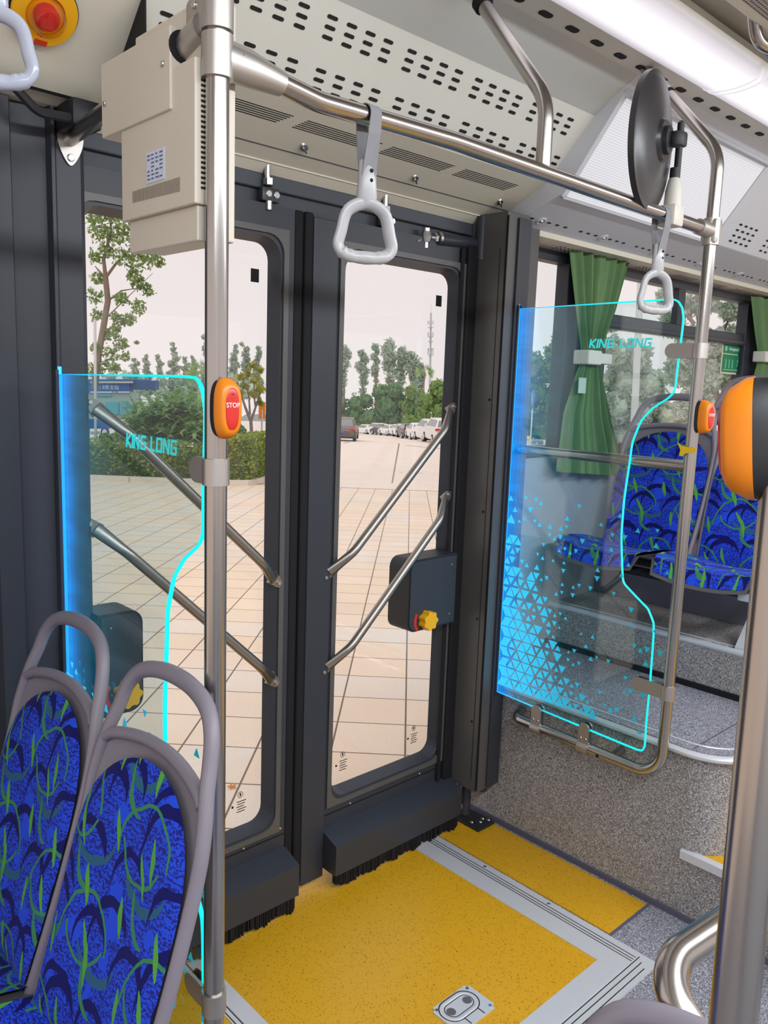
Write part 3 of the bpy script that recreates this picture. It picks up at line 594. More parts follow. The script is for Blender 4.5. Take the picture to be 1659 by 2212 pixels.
# lock boxes with yellow release knobs
def lockbox(dr, x0, x1, z0, z1, kx, kz, right):
    q = MB(); q.box(x0, x1, DY - .05, DG, z0, z1); 
    es = [e for e in q.bm.edges if abs(e.verts[0].co.x - e.verts[1].co.x) < 1e-6 and abs(e.verts[0].co.z - e.verts[1].co.z) < 1e-6 and (abs(e.verts[0].co.x - (x0 if right else x1)) < 1e-6)]
    bmesh.ops.bevel(q.bm, geom=es, offset=.035, segments=5, affect='EDGES', profile=.5)
    o = q.build('lock_box', blackp, dr, smooth=True)
    q = MB(); q.box(x0 + .006, x1 - .006, DY - .054, DY - .05, z0 + .006, z1 - .006)
    es = [e for e in q.bm.edges if abs(e.verts[0].co.x - e.verts[1].co.x) < 1e-6 and abs(e.verts[0].co.z - e.verts[1].co.z) < 1e-6 and (abs(e.verts[0].co.x - (x0 + .006 if right else x1 - .006)) < 1e-6)]
    bmesh.ops.bevel(q.bm, geom=es, offset=.030, segments=5, affect='EDGES', profile=.5); q.build('cover_plate', black, o)
    q = MB(); n = 48; pts = []
    for i in range(n):
        a = 2 * math.pi * i / n; rr = .0305 + .0030 * math.tanh(2.2 * math.cos(7 * a)); pts.append((kx + rr * math.cos(a), DY - .054, kz + rr * math.sin(a)))
    q.prism(pts, (0, -.028, 0)); kn = q.build('release_knob', plain('knob_yellow', srgb(226, 168, 12), .4), o); kn['label'] = 'yellow lobed release knob'
    q = MB(); pts = [(kx + .048 * math.cos(a), DY - .0535, kz + .048 * math.sin(a)) for a in [R(d) for d in range(150, 226, 6)]]; q.tube(pts, (.0015, .006), 6, flat=(0, 1, 0)); q.build('arrow_mark', redp, o)
    for z in (z1 - .035, kz): 
        q = MB(); disc(q, (x1 - .03 if right else x0 + .03, DY - .054, z), (0, -1, 0), .003, .002); q.build('screw', screw, o)
a = PXy(885, 1212, DY - .05); b = PXy(884, 1368, DY - .05); kc = PXy(931, 1342, DY - .08)
lockbox(d2, a.x, 2.075, b.z, a.z, kc.x, kc.z, True)
a = PXy(308, 1318, DY - .05); b = PXy(308, 1530, DY - .05); lockbox(d1, .80, a.x, b.z, PXy(300, 1315, DY - .05).z, a.x - .05, b.z + .055, False)

# ---- ceiling: cross-section swept along the bus
P0, P1, P2, P3, P4, P5, P6 = (1.862, 2.164), (1.676, 2.258), (1.511, 2.428), (1.375, 2.515), (1.30, 2.52), (1.11, 2.545), (-1.45, 2.56)
def strip(mb, a, b, x0, x1, th=.02):
    d = Vector((0, b[0] - a[0], b[1] - a[1])).normalized(); n = Vector((0, -d.z, d.y)); n = n if n.z > 0 else -n
    mb.prism([(x0, a[0], a[1]), (x1, a[0], a[1]), (x1, b[0], b[1]), (x0, b[0], b[1])], n * th); return mb
q = MB(); q.box(-3.0, 6.2, -1.45, 2.03, 2.60, 2.66); ceil = struct(q.build('ceiling', white), 'bus roof and ceiling')
q = MB(); strip(q, (1.30, 2.522), (1.11, 2.55), -1.6, 6.2); q.build('lamp_tray', white, ceil)
XL = .824
q = MB(); strip(q, P0, P1, XL, 2.25); q.box(XL, 2.27, 1.862, 1.93, 2.160, 2.2); q.prism([(XL, 1.862, 2.164), (XL, 1.93, 2.165), (XL, 1.93, 2.128), (XL, 1.905, 2.128)], (2.16 - XL, 0, 0)); q.build('header_panel', beige, ceil)
q = MB(); strip(q, P1, P2, XL, 2.25); q.build('perforated_panel', white, ceil)
q = MB(); strip(q, P2, P3, -1.6, 2.25); q.build('upper_panel', plain('upper_panel_grey', srgb(192, 194, 188), .5, var=.02), ceil)
q = MB(); strip(q, P3, P4, -1.6, 6.2); q.build('slotted_strip', white, ceil)
q = MB(); strip(q, (1.785, 2.168), (P2[0], P2[1]), -1.2, XL - .003); q.build('front_panel', beige, ceil); 
q = MB(); strip(q, (1.83, 2.155), (1.788, 2.165), -1.2, XL + .0); q.box(-1.2, XL, 1.83, 1.99, 2.155, 2.2); q.build('front_ledge', beige, ceil)
q = MB(); q.box(XL - .003, XL, 1.60, 1.8, 2.15, 2.34); strip(q, (1.790, 2.163), (1.786, 2.167), -1.2, XL, .004); q.build('panel_gap', slot_m, ceil)
dP = (Vector((0, P2[0], P2[1])) - Vector((0, P1[0], P1[1]))).normalized(); nP = Vector((0, -dP.z, -dP.y)); nP = Vector((0, -abs(dP.z), -abs(dP.y)))
def slots(name, org, xs, rows, dx, dv, w, h, parent, nrm, along, mat=slot_m, dep=.0012):
    q = MB()
    for x in xs:
        for r_ in range(rows):
            c = Vector((x + r_ * dx, org[0], org[1])) + along * (-r_ * dv); M = frameM(c, nrm, (1, 0, 0)); n = 4
            pts = []
            for s_, a0 in ((1, -90), (-1, 90)):
                for i in range(n + 1): a = R(a0 + 180 * i / n); pts.append(M @ Vector((s_ * (w / 2 - h / 2) + h / 2 * math.cos(a), h / 2 * math.sin(a), 0)))
            q.prism(pts, Vector(nrm) * dep)
    return q.build(name, mat, parent)
ux = [1.240 + g_ * .2505 + c_ * .057 for g_ in range(-2, 4) for c_ in range(4)]; ux = [x for x in ux if .86 < x < 2.2]
lx = [1.274 + g_ * .2565 + c_ * .058 for g_ in range(-2, 4) for c_ in range(4)]; lx = [x for x in lx if .86 < x < 2.23]
slots('vent_slots', (1.5360, 2.4022), ux, 3, .005, .0215, .030, .0085, ceil, nP, dP); slots('vent_slots', (1.6165, 2.3192), lx, 3, .005, .0215, .030, .0085, ceil, nP, dP)
dH = Vector((0, P1[0] - P0[0], P1[1] - P0[1])).normalized(); nH = Vector((0, -abs(dH.z), -abs(dH.y)))
q = MB()
for x0 in (.98, 1.277, 1.567, 1.867):
    for i in range(6):
        c = Vector((0, 1.7165, 2.2385)) - dH * (.0065 * i); a = Vector((x0 + .036 - i * .005, c.y, c.z)); b = Vector((x0 + .29 - i * .006, c.y, c.z)); q.stroke(a, b, .0028, .0012, nH)
q.build('louvre_slots', slot_m, ceil)
q = MB(); q.stroke((XL, 1.818, 2.1862), (2.27, 1.818, 2.1862), .003, .001, nH); q.build('panel_gap', edging, ceil)
for x in (1.361, 1.77, 2.163):
    q = MB(); M = frameM((x, 1.792, 2.1995), nH, (1, .8, 0)); q.lathe([(.016, 0), (.014, .004), (0, .005)], M, 14, (1, .7)); o = q.build('twist_clip', screw, ceil, smooth=True)
    q = MB(); q.box(-.013, .013, -.0025, .0025, .004, .014, .002, mat=M); q.build('clip_wing', screw, o)
for x0, x1 in ((1.16, 1.41), (1.62, 2.13)):
    q = MB(); pts = []
    for k in range(24): a = 2 * math.pi * k / 24; pts.append(((x0 + x1) / 2 + (x1 - x0) / 2 * math.copysign(abs(math.cos(a)) ** .7, math.cos(a)), 1.885 + .014 * math.sin(a), 2.1585))
    q.prism(pts, (0, 0, .002)); q.build('gear_slot', slot_m, ceil)
# slotted strip next to the light
dS = Vector((0, P4[0] - P3[0], P4[1] - P3[1])).normalized(); nS = Vector((0, -dS.z * -1, -abs(dS.y))); nS = Vector((0, -dS.z, dS.y)); nS = nS if nS.z < 0 else -nS
slots('vent_slots', (1.345, 2.5165), [1.3 + .115 * i for i in range(36)], 1, 0, 0, .050, .021, ceil, nS, dS, dep=.001)
# perforated ceiling field
q = MB(); q.box(-1.2, 6.0, .60, .985, 2.538, 2.545); q.build('perforated_ceiling', perforated('ceiling_holes', srgb(196, 192, 188)), ceil)
q = MB(); q.tube([(-1.2, 1.0, 2.54), (6, 1.0, 2.54)], .012, 8); q.tube([(-1.2, .585, 2.53), (6, .585, 2.53)], (.03, .02), 10, flat=(0, 1, 0)); q.build('ceiling_bead', white, ceil, smooth=True)
q = MB(); q.box(-1.2, 6, -.8, .56, 2.535, 2.545); q.build('centre_panel', white, ceil)
# cove right of the door: backing, frame, duct panel with slots, strip over the windows
Q0, Q1 = (1.62, 2.213), (1.421, 2.481)
q = MB(); strip(q, (1.805, 2.146), (1.622, 2.211), 2.2562, 6.2); q.build('duct_panel', greyp, ceil)
q = MB(); q.box(2.26, 6.2, 1.803, 1.93, 2.128, 2.15); q.build('window_ledge', beige, ceil)
q = MB(); strip(q, Q0, Q1, 2.2562, 6.2, .02); strip(q, Q1, P3, 2.2562, 6.2, .02); q.build('cove_panel', greyp, ceil)
q = MB(); q.prism([(2.25, y, z) for y, z in (P0, P1, P2, P3, Q1, Q0, (1.805, 2.146))], (.006, 0, 0)); q.build('cove_cheek', greyp, ceil)
dD = Vector((0, 1.622 - 1.805, 2.211 - 2.146)).normalized(); nD = Vector((0, -abs(dD.z), -abs(dD.y)))
q = MB(); strip(q, Q0, Q1, 3.29, 3.294, .001); q.build('panel_gap', slot_m, ceil)
cD = Vector((0, 1.755, 2.1638))
slots('vent_slots', (cD.y, cD.z), [2.29 + .048 * i for i in range(64) if (i + 3) % 8], 1, 0, 0, .020, .008, ceil, nD, dD)
for i in range(7):
    x = 2.34 + .384 * i; n_ = thing('air_nozzle', 'round air nozzle in the grey duct panel, ' + ('nearest the door post', 'second from the door post', 'third from the door post', 'fourth from the door post', 'fifth from the door post', 'sixth from the door post', 'last towards the rear')[i], 'air nozzle', (x, cD.y, cD.z), 'air nozzles along the duct panel')
    q = MB(); q.lathe([(.020, 0), (.020, .003), (.014, .005), (.012, .002), (0, .002)], frameM((x, cD.y, cD.z), nD), 18); q.build('rim', greyp, n_, smooth=True)
    q = MB(); q.lathe([(.008, .002), (.006, .007), (0, .007)], frameM((x, cD.y, cD.z), nD), 12); q.build('nozzle', screw, n_, smooth=True)
slots('vent_slots', (1.868, 2.1278), [2.62 + .026 * i + .30 * g_ for g_ in range(8) for i in range(8)], 3, .004, .020, .014, .005, ceil, Vector((0, 0, -1)), Vector((0, -1, 0)))
slots('vent_slots', (1.56, 2.2938), [3.42 + .05 * i + .3 * g_ for g_ in range(3) for i in range(4)], 4, .004, .024, .026, .008, ceil, Vector((0, -abs(Q1[1] - Q0[1]), -abs(Q0[0] - Q1[0]))).normalized(), Vector((0, Q1[0] - Q0[0], Q1[1] - Q0[1])).normalized())

# ================================================================== THINGS IN THE BUS
# ---- ceiling light: long glowing cover
def lampmat(name, yc):
    # translucent cover, brightest along the tube inside it
    m, t, b = nt(name); sp = N(t, 'ShaderNodeSeparateXYZ'); t.links.new(objco(t), sp.inputs[0])
    d = mth(t, 'ABSOLUTE', mth(t, 'SUBTRACT', sp.outputs[1], yc)); c = ramp(t, mth(t, 'DIVIDE', d, .1), [(0, (1.25, 1.2, 1.28)), (.35, (.9, .86, .93)), (.75, (.46, .43, .47)), (1, (.33, .30, .33))])
    b.inputs['Base Color'].default_value = (.3, .3, .3, 1); t.links.new(c, b.inputs['Emission Color']); b.inputs['Emission Strength'].default_value = 1.0; return m
lampm = lampmat('lamp_cover', 1.19)
def ceiling_light(x0, x1, ys_, label, sgn=1):
    t = thing('ceiling_light', label, 'light', ((x0 + x1) / 2, ys_, 2.53), 'long ceiling lights')
    q = MB(); prof = []
    for k in range(15):
        a = math.pi * k / 14; prof.append((ys_ + sgn * .092 * math.cos(a), 2.532 - .036 * math.sin(a) ** .8))
    q.prism([(x0, y, z) for y, z in prof], (x1 - x0, 0, 0)); q.build('diffuser', lampm, t, smooth=True)
    for e in (x0, x1):
        s_ = .006 if e == x0 else -.006
        q = MB(); q.tube([(e + s_, y, z - .0012) for y, z in prof], (.0012, .006), 6, flat=(0, 0, 1)); q.build('end_band', MATS.get('lamp_band') or emit('lamp_band', (.72, .70, .74), .8), t)
    return t
ceiling_light(-1.0, 1.02, 1.205, 'glowing white ceiling light cover at the top edge'); ceiling_light(1.03, 2.49, 1.205, 'long glowing white ceiling light above the door rail')
ceiling_light(2.51, 4.0, 1.205, 'glowing white ceiling light cover at the right edge')
lamp_area('unseen_fill_lamp', (1.5, -.5, 2.505), (R(20), 0, 0), 5.5, .16, 112, (.90, .95, 1))  # unseen fill lamp, added and tilted to brighten the door-side cove

# ---- backlit advertising panel in the cove
t = thing('light_panel', 'large white backlit panel in the cove behind the round mirror', 'light panel', (2.8, 1.52, 2.34))
q = MB(); off = nD * .004; e0 = Vector((0, Q0[0], Q0[1])); e1 = Vector((0, Q1[0], Q1[1])); nQ = Vector((0, -(Q1[1] - Q0[1]), -(Q0[0] - Q1[0]))).normalized()
xl, xr_ = 2.262, 3.275
q.prism([Vector((xl, 0, 0)) + e0, Vector((xr_, 0, 0)) + e0, Vector((xr_, 0, 0)) + e1, Vector((xl, 0, 0)) + e1], nQ * .006); q.build('lit_sheet', lightbox('lit_sheet'), t)
q = MB(); q.tube([Vector((xl, 0, 0)) + e1 + nQ * .006, Vector((xr_, 0, 0)) + e1 + nQ * .006], (.012, .024), 8, flat=(0, .5, -.8)); q.stroke(Vector((xl, 0, 0)) + e0, Vector((xl, 0, 0)) + e1, .022, .010, nQ); q.stroke(Vector((xl, 0, 0)) + e0, Vector((xr_, 0, 0)) + e0, .010, .010, nQ); q.build('frame', greyp, t, smooth=True)

# ---- grab poles and rails
PLx, PLy = PXy(466, 1100, 1.12).x, 1.12
PRx, PRy = 2.222, 1.093
def clampring(mb, x, y, z0, z1, r=.0215): mb.tube([(x, y, z0), (x, y, z1)], r, 20); return mb
t = thing('grab_pole', 'thick steel floor-to-ceiling pole in front of the left glass screen', 'pole', (PLx, PLy, 0))
q = MB(); q.tube([(PLx, PLy, .0), (PLx, PLy, 2.50)], .0178, 24); q.build('tube', st, t, smooth=True)
q = MB(); q.lathe([(.045, 0), (.045, .006), (.03, .02), (.019, .022)], Matrix.Translation((PLx, PLy, 0)), 24); q.build('foot_ring', st, t, smooth=True)
RZ = 2.056
q = MB(); clampring(q, PLx, PLy, 2.10, 2.165, .0235); q.box(PLx - .012, PLx + .012, PLy + .01, PLy + .075, 2.105, 2.16, .008); q.tube([(PLx, PLy + .03, 2.115), (PLx, PLy + .105, 2.095)], (.027, .022), 14)
o = q.build('pole_clamp', st_cast, t, smooth=True)
for z in (2.12, 2.145):
    s_ = MB(); disc(s_, (PLx - .012, PLy + .045, z), (-1, 0, 0), .0055, .003); s_.build('bolt', screw, o)
# long overhead rail with its ceiling strut
rail = thing('overhead_rail', 'long bent steel rail running overhead along the door', 'rail', ((PLx + PRx) / 2, 1.11, RZ))
pts = bend([(PLx + .03, PLy - .004, 2.070), (PLx + .085, PLy, 2.062), (PLx + .19, PLy, 2.050), (1.2, 1.115, 2.058), (PRx - .02, PRy, 2.042)], [.1, .2, .9], 6)
q = MB(); q.tube(pts, .0165, 20); q.build('tube', st, rail, smooth=True)
q = MB(); clampring(q, PLx, PLy, 2.035, 2.095, .0235); q.tube([(PLx + .01, PLy, 2.066), (PLx + .055, PLy, 2.064), (PLx + .115, PLy, 2.058)], [(.029, .021), (.027, .021), (.0185, .0185)], 18, flat=(0, 0, 1)); q.build('tee_joint', st_cast, rail, smooth=True)
q = MB(); clampring(q, PRx, PRy, 2.005, 2.075, .0225); q.box(PRx - .02, PRx + .02, PRy - .022, PRy + .022, 2.006, 2.074, .008); q.tube([(PRx - .075, PRy + .001, 2.044), (PRx, PRy, 2.041)], .0205, 16); q.build('tee_joint', st_cast, rail, smooth=True)
sx_ = PXy(1172, 372, 1.115).x; topp = PXx(1044, 10, sx_ + .005)
q = MB(); q.tube(bend([(sx_, 1.115, RZ), (sx_, 1.115, 2.20), tuple(topp)], .12, 10) + [topp + (topp - Vector((sx_, 1.115, 2.20))).normalized() * .06], .0165, 20); q.build('strut', st, rail, smooth=True)
dd = (topp - Vector((sx_, 1.115, 2.20))).normalized(); q = MB(); q.tube([topp - dd * .004, topp + dd * .012], .0225, 16); q.build('strut_collar', rubber, rail, smooth=True)
# brace from the left pole through the metal box to the pillar
t = thing('pole_brace', 'short steel tube with oval wall flange beside the metal box', 'rail', (PLx, 1.6, 2.08))
fl_ = PXy(150, 300, LPY); a = Vector((PLx, PLy + .08, 2.100)); b = Vector((fl_.x, LPY - .004, fl_.z))
q = MB(); q.tube([a, b], .0165, 18); q.build('tube', st, t, smooth=True)
q = MB(); pts = []
for k in range(32):
    an = 2 * math.pi * k / 32; pts.append((b.x + .029 * math.sin(an) * (1 - .42 * abs(math.cos(an)) ** 1.5), LPY - .005, b.z + .056 * math.cos(an)))
q.prism(pts, (0, .005, 0)); o = q.build('wall_flange', st_cast, t)
for z in (.040, -.040): s_ = MB(); disc(s_, (b.x, LPY - .005, b.z + z), (0, -1, 0), .008, .004); s_.build('bolt', screw, o)
# right pole with its U-shaped foot and bent top
t = thing('grab_pole', 'steel pole beside the right glass screen, bent into a U at its foot', 'pole', (PRx, PRy, .45))
tp_ = PXx(1432, 192, PRx + .01); d2_ = (tp_ - Vector((PRx, PRy, 2.24))).normalized()
pts = bend([(2.281, 1.660, .470), (PRx, 1.640, .462), (PRx, PRy, .452), (PRx, PRy, 2.245), tuple(tp_ + d2_ * .05)], [.035, .085, .12], 10)
q = MB(); q.tube(pts, .0168, 22); q.build('tube', st, t, smooth=True)
q = MB(); q.tube([tp_ - d2_ * .022, tp_ + d2_ * .02], .0195, 16); q.build('top_collar', st_cast, t, smooth=True)
q = MB(); q.tube([tp_ - d2_ * .028, tp_ - d2_ * .021], .0205, 16); q.build('collar_ring', rubber, t, smooth=True)
ua = PXx(1325, 1612, 2.25); q = MB(); q.tube([(PRx + .005, 1.262, .455), (2.287, 1.262, .462)], .0145, 16); q.build('standoff', st, t, smooth=True)
q = MB(); disc(q, (PRx - .0145, 1.302, .450), (-1, 0, .2), .006, .004); q.build('tube_hole', rubber, t)
tz = PXx(1406, 150, PRx); q = MB(); q.tube(bend([tp_ - d2_ * .05, tp_ + d2_ * .10, tp_ + d2_ * .10 + Vector((0, -.0, .09))], .03), .0155, 16); q.build('ceiling_stub', st, t, smooth=True)
# horizontal rail behind the right screen
t = thing('waist_rail', 'horizontal steel rail behind the right glass screen', 'rail', (2.25, 1.4, 1.395))
q = MB(); q.tube([(PRx + .012, PRy + .01, 1.398), (PRx + .035, 1.755, 1.395)], .0165, 18); q.build('tube', st, t, smooth=True)
# ceiling rail at the right edge
t = thing('ceiling_rail', 'short piece of steel ceiling rail at the right edge', 'rail', (2.3, .95, 2.48))
pa = PXz(1636, 92, 2.50); q = MB(); q.tube(bend([pa + Vector((-.05, .0, .07)), pa, pa + Vector((.13, -.06, -.02)), pa + Vector((.6, -.06, -.02))], .06), .016, 16); q.build('tube', st, t, smooth=True)
# near pole at the right edge and the bent rail behind it
A = PXd(1583, 2212, .64); B = PXd(1694, 1090, .605); dn = (B - A).normalized()
t = thing('grab_pole', 'blurred steel pole close to the camera at the right edge', 'pole', (A.x, A.y, 0))
q = MB(); q.tube([A - dn * 1.1, A + dn * 1.32], .0178, 24); q.build('tube', st, t, smooth=True); NP = (A, B, dn)
t = thing('seat_rail', 'bent steel guard rail near the lower right corner', 'rail', tuple(PXd(1418, 2100, .86)))
e = PXd(1412, 2098, .86); q = MB(); q.tube(bend([PXd(1760, 1865, .97), e, PXd(1545, 2300, .80)], .055, 12), .0178, 22); q.build('tube', st, t, smooth=True)

# ---- edge-lit glass screens
LETTERS = {
 'K': [((0, 0), (0, 1)), ((.08, .5), (.62, 1)), ((.08, .5), (.66, 0))], 'I': [((0, 0), (0, 1))],
 'N': [((0, 0), (0, 1)), ((0, 1), (.66, 0)), ((.66, 0), (.66, 1))],
 'G': [((.74, .92), (0, .92)), ((.08, .92), (.08, .08)), ((0, .08), (.74, .08)), ((.66, .08), (.66, .5)), ((.74, .48), (.36, .48))],
 'L': [((.08, 0), (.08, 1)), ((0, .08), (.62, .08))], 'O': [((.08, 0), (.08, 1)), ((.70, 0), (.70, 1)), ((0, .08), (.78, .08)), ((0, .92), (.78, .92))]}
ADV = {'K': .86, 'I': .26, 'N': .92, 'G': .98, 'L': .78, 'O': 1.0, ' ': .42}
def screen(x, y0, z0, label, logo, seed, clampsrc):
    # local frame: origin at the lower corner of the wall edge; -Y towards the aisle, +Z up
    t = thing('glass_screen', label, 'screen', (x, y0, z0), 'edge-lit glass screens')
    h = 1.33; pts = [(0, 0), (-.555, -.005), (-.592, .02), (-.60, .06), (-.60, .36), (-.585, .46), (-.49, .60), (-.472, .66), (-.47, .87), (-.485, .95), (-.515, 1.02), (-.585, 1.115), (-.592, 1.15), (-.59, 1.28), (-.565, 1.325), (-.52, h), (0, h)]
    pts = OUTL
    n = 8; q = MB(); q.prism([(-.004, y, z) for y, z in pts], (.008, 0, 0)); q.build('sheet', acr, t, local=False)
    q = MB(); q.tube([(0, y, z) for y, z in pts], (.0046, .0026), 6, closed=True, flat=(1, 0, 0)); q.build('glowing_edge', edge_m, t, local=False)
    q = MB(); q.box(-.011, -.0045, -.004, .012, -.01, h + .012); q.box(.0045, .011, -.004, .012, -.01, h + .012); q.build('edge_channel', black, t, local=False)
    q = MB(); q.box(-.0035, .0035, .0015, .0045, 0, h + .018); q.build('led_strip', emit('led_strip', (.02, .4, 1.0), 2.2) if 'led_strip' not in MATS else MATS['led_strip'], t, local=False)
    q = MB(); w = logo[2] / sum(ADV[c] for c in 'KING LONG'); cy = logo[0]
    for c in 'KING LONG':
        if c != ' ':
            for (a, b), (c2, d) in LETTERS[c]:
                f = lambda u, v: Vector((-.0044, cy - (u + v * .12) * w, logo[1] + v * logo[3] - (logo[0] - cy) * logo[4]))
                q.stroke(f(a, b), f(c2, d), w * .17, .0006, (-1, 0, 0))
        cy -= ADV[c] * w
    q.build('logo_lettering', logo_m, t, local=False)
    rr = random.Random(seed); q = MB(); S = .042; H = S * .866
    for j in range(0, 19):
        for i in range(0, 29):
            upw = (i + j) % 2 == 0; s_ = .004 + (i + .5) * S / 2; zz = .03 + j * H + H / 2
            dens = 1.95 - s_ / .22 - zz / .40 + .9 * max(0, 1 - zz / .13) * (1 if s_ < .40 else .2)
            edge = max(0, 1 - s_ / .05) * max(0, 1 - abs(zz - .4) / .35) * .9
            k = max(dens, edge) + rr.uniform(-.35, .35)
            sparse = rr.random() < .20 and s_ + zz * .45 < .50 and s_ > .02
            if k > .95: size = rr.choice((.86, .86, .84, .66))
            elif k > .45: size = rr.choice((.5, .62, .7, .85))
            elif k > .18 and rr.random() < .7: size = rr.uniform(.30, .5)
            elif sparse: size = rr.uniform(.24, .38)
            else: continue
            r_ = S * .577 * size; cz = zz + (-H / 6 if upw else H / 6); a0 = 90 if upw else 270
            if s_ - r_ < 0: s_ = r_
            q.prism([(-.0045, -s_ + r_ * math.cos(R(a0 + 120 * m_)), cz + r_ * math.sin(R(a0 + 120 * m_))) for m_ in range(3)], (-.0006, 0, 0))
    q.build('triangle_pattern', mark_m, t, local=False)
    return t
# outline of the right screen measured on its plane, shared by both
def o2(px, py): p = PXx(px, py, 2.222); return (p.y - 1.731, p.z - .530)
raw = [(0, 0), o2(1372, 1618), o2(1387, 1622), o2(1393, 1612), o2(1396, 1560), o2(1404, 1480), o2(1412, 1370), o2(1412, 1345), o2(1400, 1315), o2(1385, 1300), o2(1349, 1262), o2(1345, 1250), o2(1342, 1160), o2(1348, 1080), o2(1360, 1000), o2(1366, 955), o2(1385, 908), o2(1412, 880), o2(1444, 860), o2(1458, 845), o2(1463, 800), o2(1477, 690), o2(1474, 665), o2(1466, 652), o2(1455, 646), (0, 1.332)]
def smooth(pts, keep=(0, -1)):
    v = [Vector((a, b)) for a, b in pts]; out = [v[0]]
    for i in range(1, len(v) - 1):
        a, b, c = v[i - 1], v[i], v[i + 1]; out += [b.lerp(a, .25), b.lerp(a, .1) * .5 + b.lerp(c, .1) * .5, b.lerp(c, .25)]
    return [tuple(p) for p in out + [v[-1]]]
OUTL = smooth(raw)
LGx = PLx
k0 = PXx(1276, 742, 2.222); k1 = PXx(1413, 738, 2.222)
s_r = screen(2.222, 1.731, .530, 'large glowing blue-edged glass screen with triangle pattern at the right pole', (k0.y - 1.731, k0.z - .530 - .014, k0.y - k1.y, .027, 0.0), 5, None)
k0 = PXx(278, 935, LGx); k1 = PXx(390, 965, LGx)
sl_z = PXx(165, 810, LGx).z - 1.332
s_l = screen(LGx, 1.731, sl_z, 'glowing cyan-edged glass screen behind the blue seats at the left pole', (k0.y - 1.731, k0.z - sl_z - .026, k0.y - k1.y, .026, 0.0), 9, None)
def glass_clamp(t, x, y, py, z, wide):
    q = MB(); h = .042
    n = 10; pts = [(py, z + h / 2), (y + wide * .0, z + h / 2)]
    pts = [(py - .012, z - h / 2), (py - .012, z + h / 2)] + [(y + h / 2 * math.sin(R(a)) , z + h / 2 * math.cos(R(a))) for a in range(0, 181, 18)]
    q.prism([(x - .0125, b, c) for b, c in pts], (.006, 0, 0)); q.prism([(x + .0065, b, c) for b, c in pts], (.006, 0, 0)); q.tube([(x, py, z - h / 2), (x, py, z + h / 2)], .0215, 20)
    o = q.build('pole_clamp', st_cast, t, smooth=True)
    q = MB(); q.prism([(x - .0064, b * .98 + .02 * py, z + (c - z) * .93) for b, c in pts[2:]], (.0022, 0, 0)); q.prism([(x + .0042, b * .98 + .02 * py, z + (c - z) * .93) for b, c in pts[2:]], (.0022, 0, 0)); q.build('clamp_pad', rubber, o)
glass_clamp(s_r, 2.222, 1.152 + .02, PRy, PXx(1505, 758, 2.222).z, 0); glass_clamp(s_r, 2.222, 1.178 + .01, PRy, PXx(1432, 1492, 2.222).z, 0)
glass_clamp(s_l, LGx, PXx(408, 1015, LGx - .0125).y - .021, PLy, PXy(480, 1018, PLy).z, 0); glass_clamp(s_l, LGx, PXx(398, 2150, LGx - .0125).y - .021, PLy, PXy(455, 2165, PLy).z, 0)
for px, py in ((1160, 1573), (1262, 1615)):
    b = PXx(px, py, PRx); y = b.y; zt = PXx(px + 3, 1522 if px < 1200 else 1560, PRx).z; zb = .455; q = MB()
    pr = [(y - .019, zb), (y + .019, zb)] + [(y + .019 * math.cos(R(a)), zt - .019 + .019 * math.sin(R(a))) for a in range(0, 181, 18)]
    q.prism([(PRx - .0125, u, v) for u, v in pr], (.006, 0, 0)); q.prism([(PRx + .0065, u, v) for u, v in pr], (.006, 0, 0)); q.tube([(PRx, y - .019, .455), (PRx, y + .019, .455)], .0205, 20)
    o = q.build('foot_clamp', st_cast, s_r, smooth=True)
    q = MB(); q.prism([(PRx - .0064, u, v) for u, v in pr[2:]], (.0022, 0, 0)); q.prism([(PRx + .0042, u, v) for u, v in pr[2:]], (.0022, 0, 0)); q.build('clamp_pad', rubber, o)
    for s_ in (-.009, .009): q = MB(); disc(q, (PRx - .0125, y + s_, zt - .052), (-1, 0, 0), .0042, .0025); q.build('bolt', screw, o)

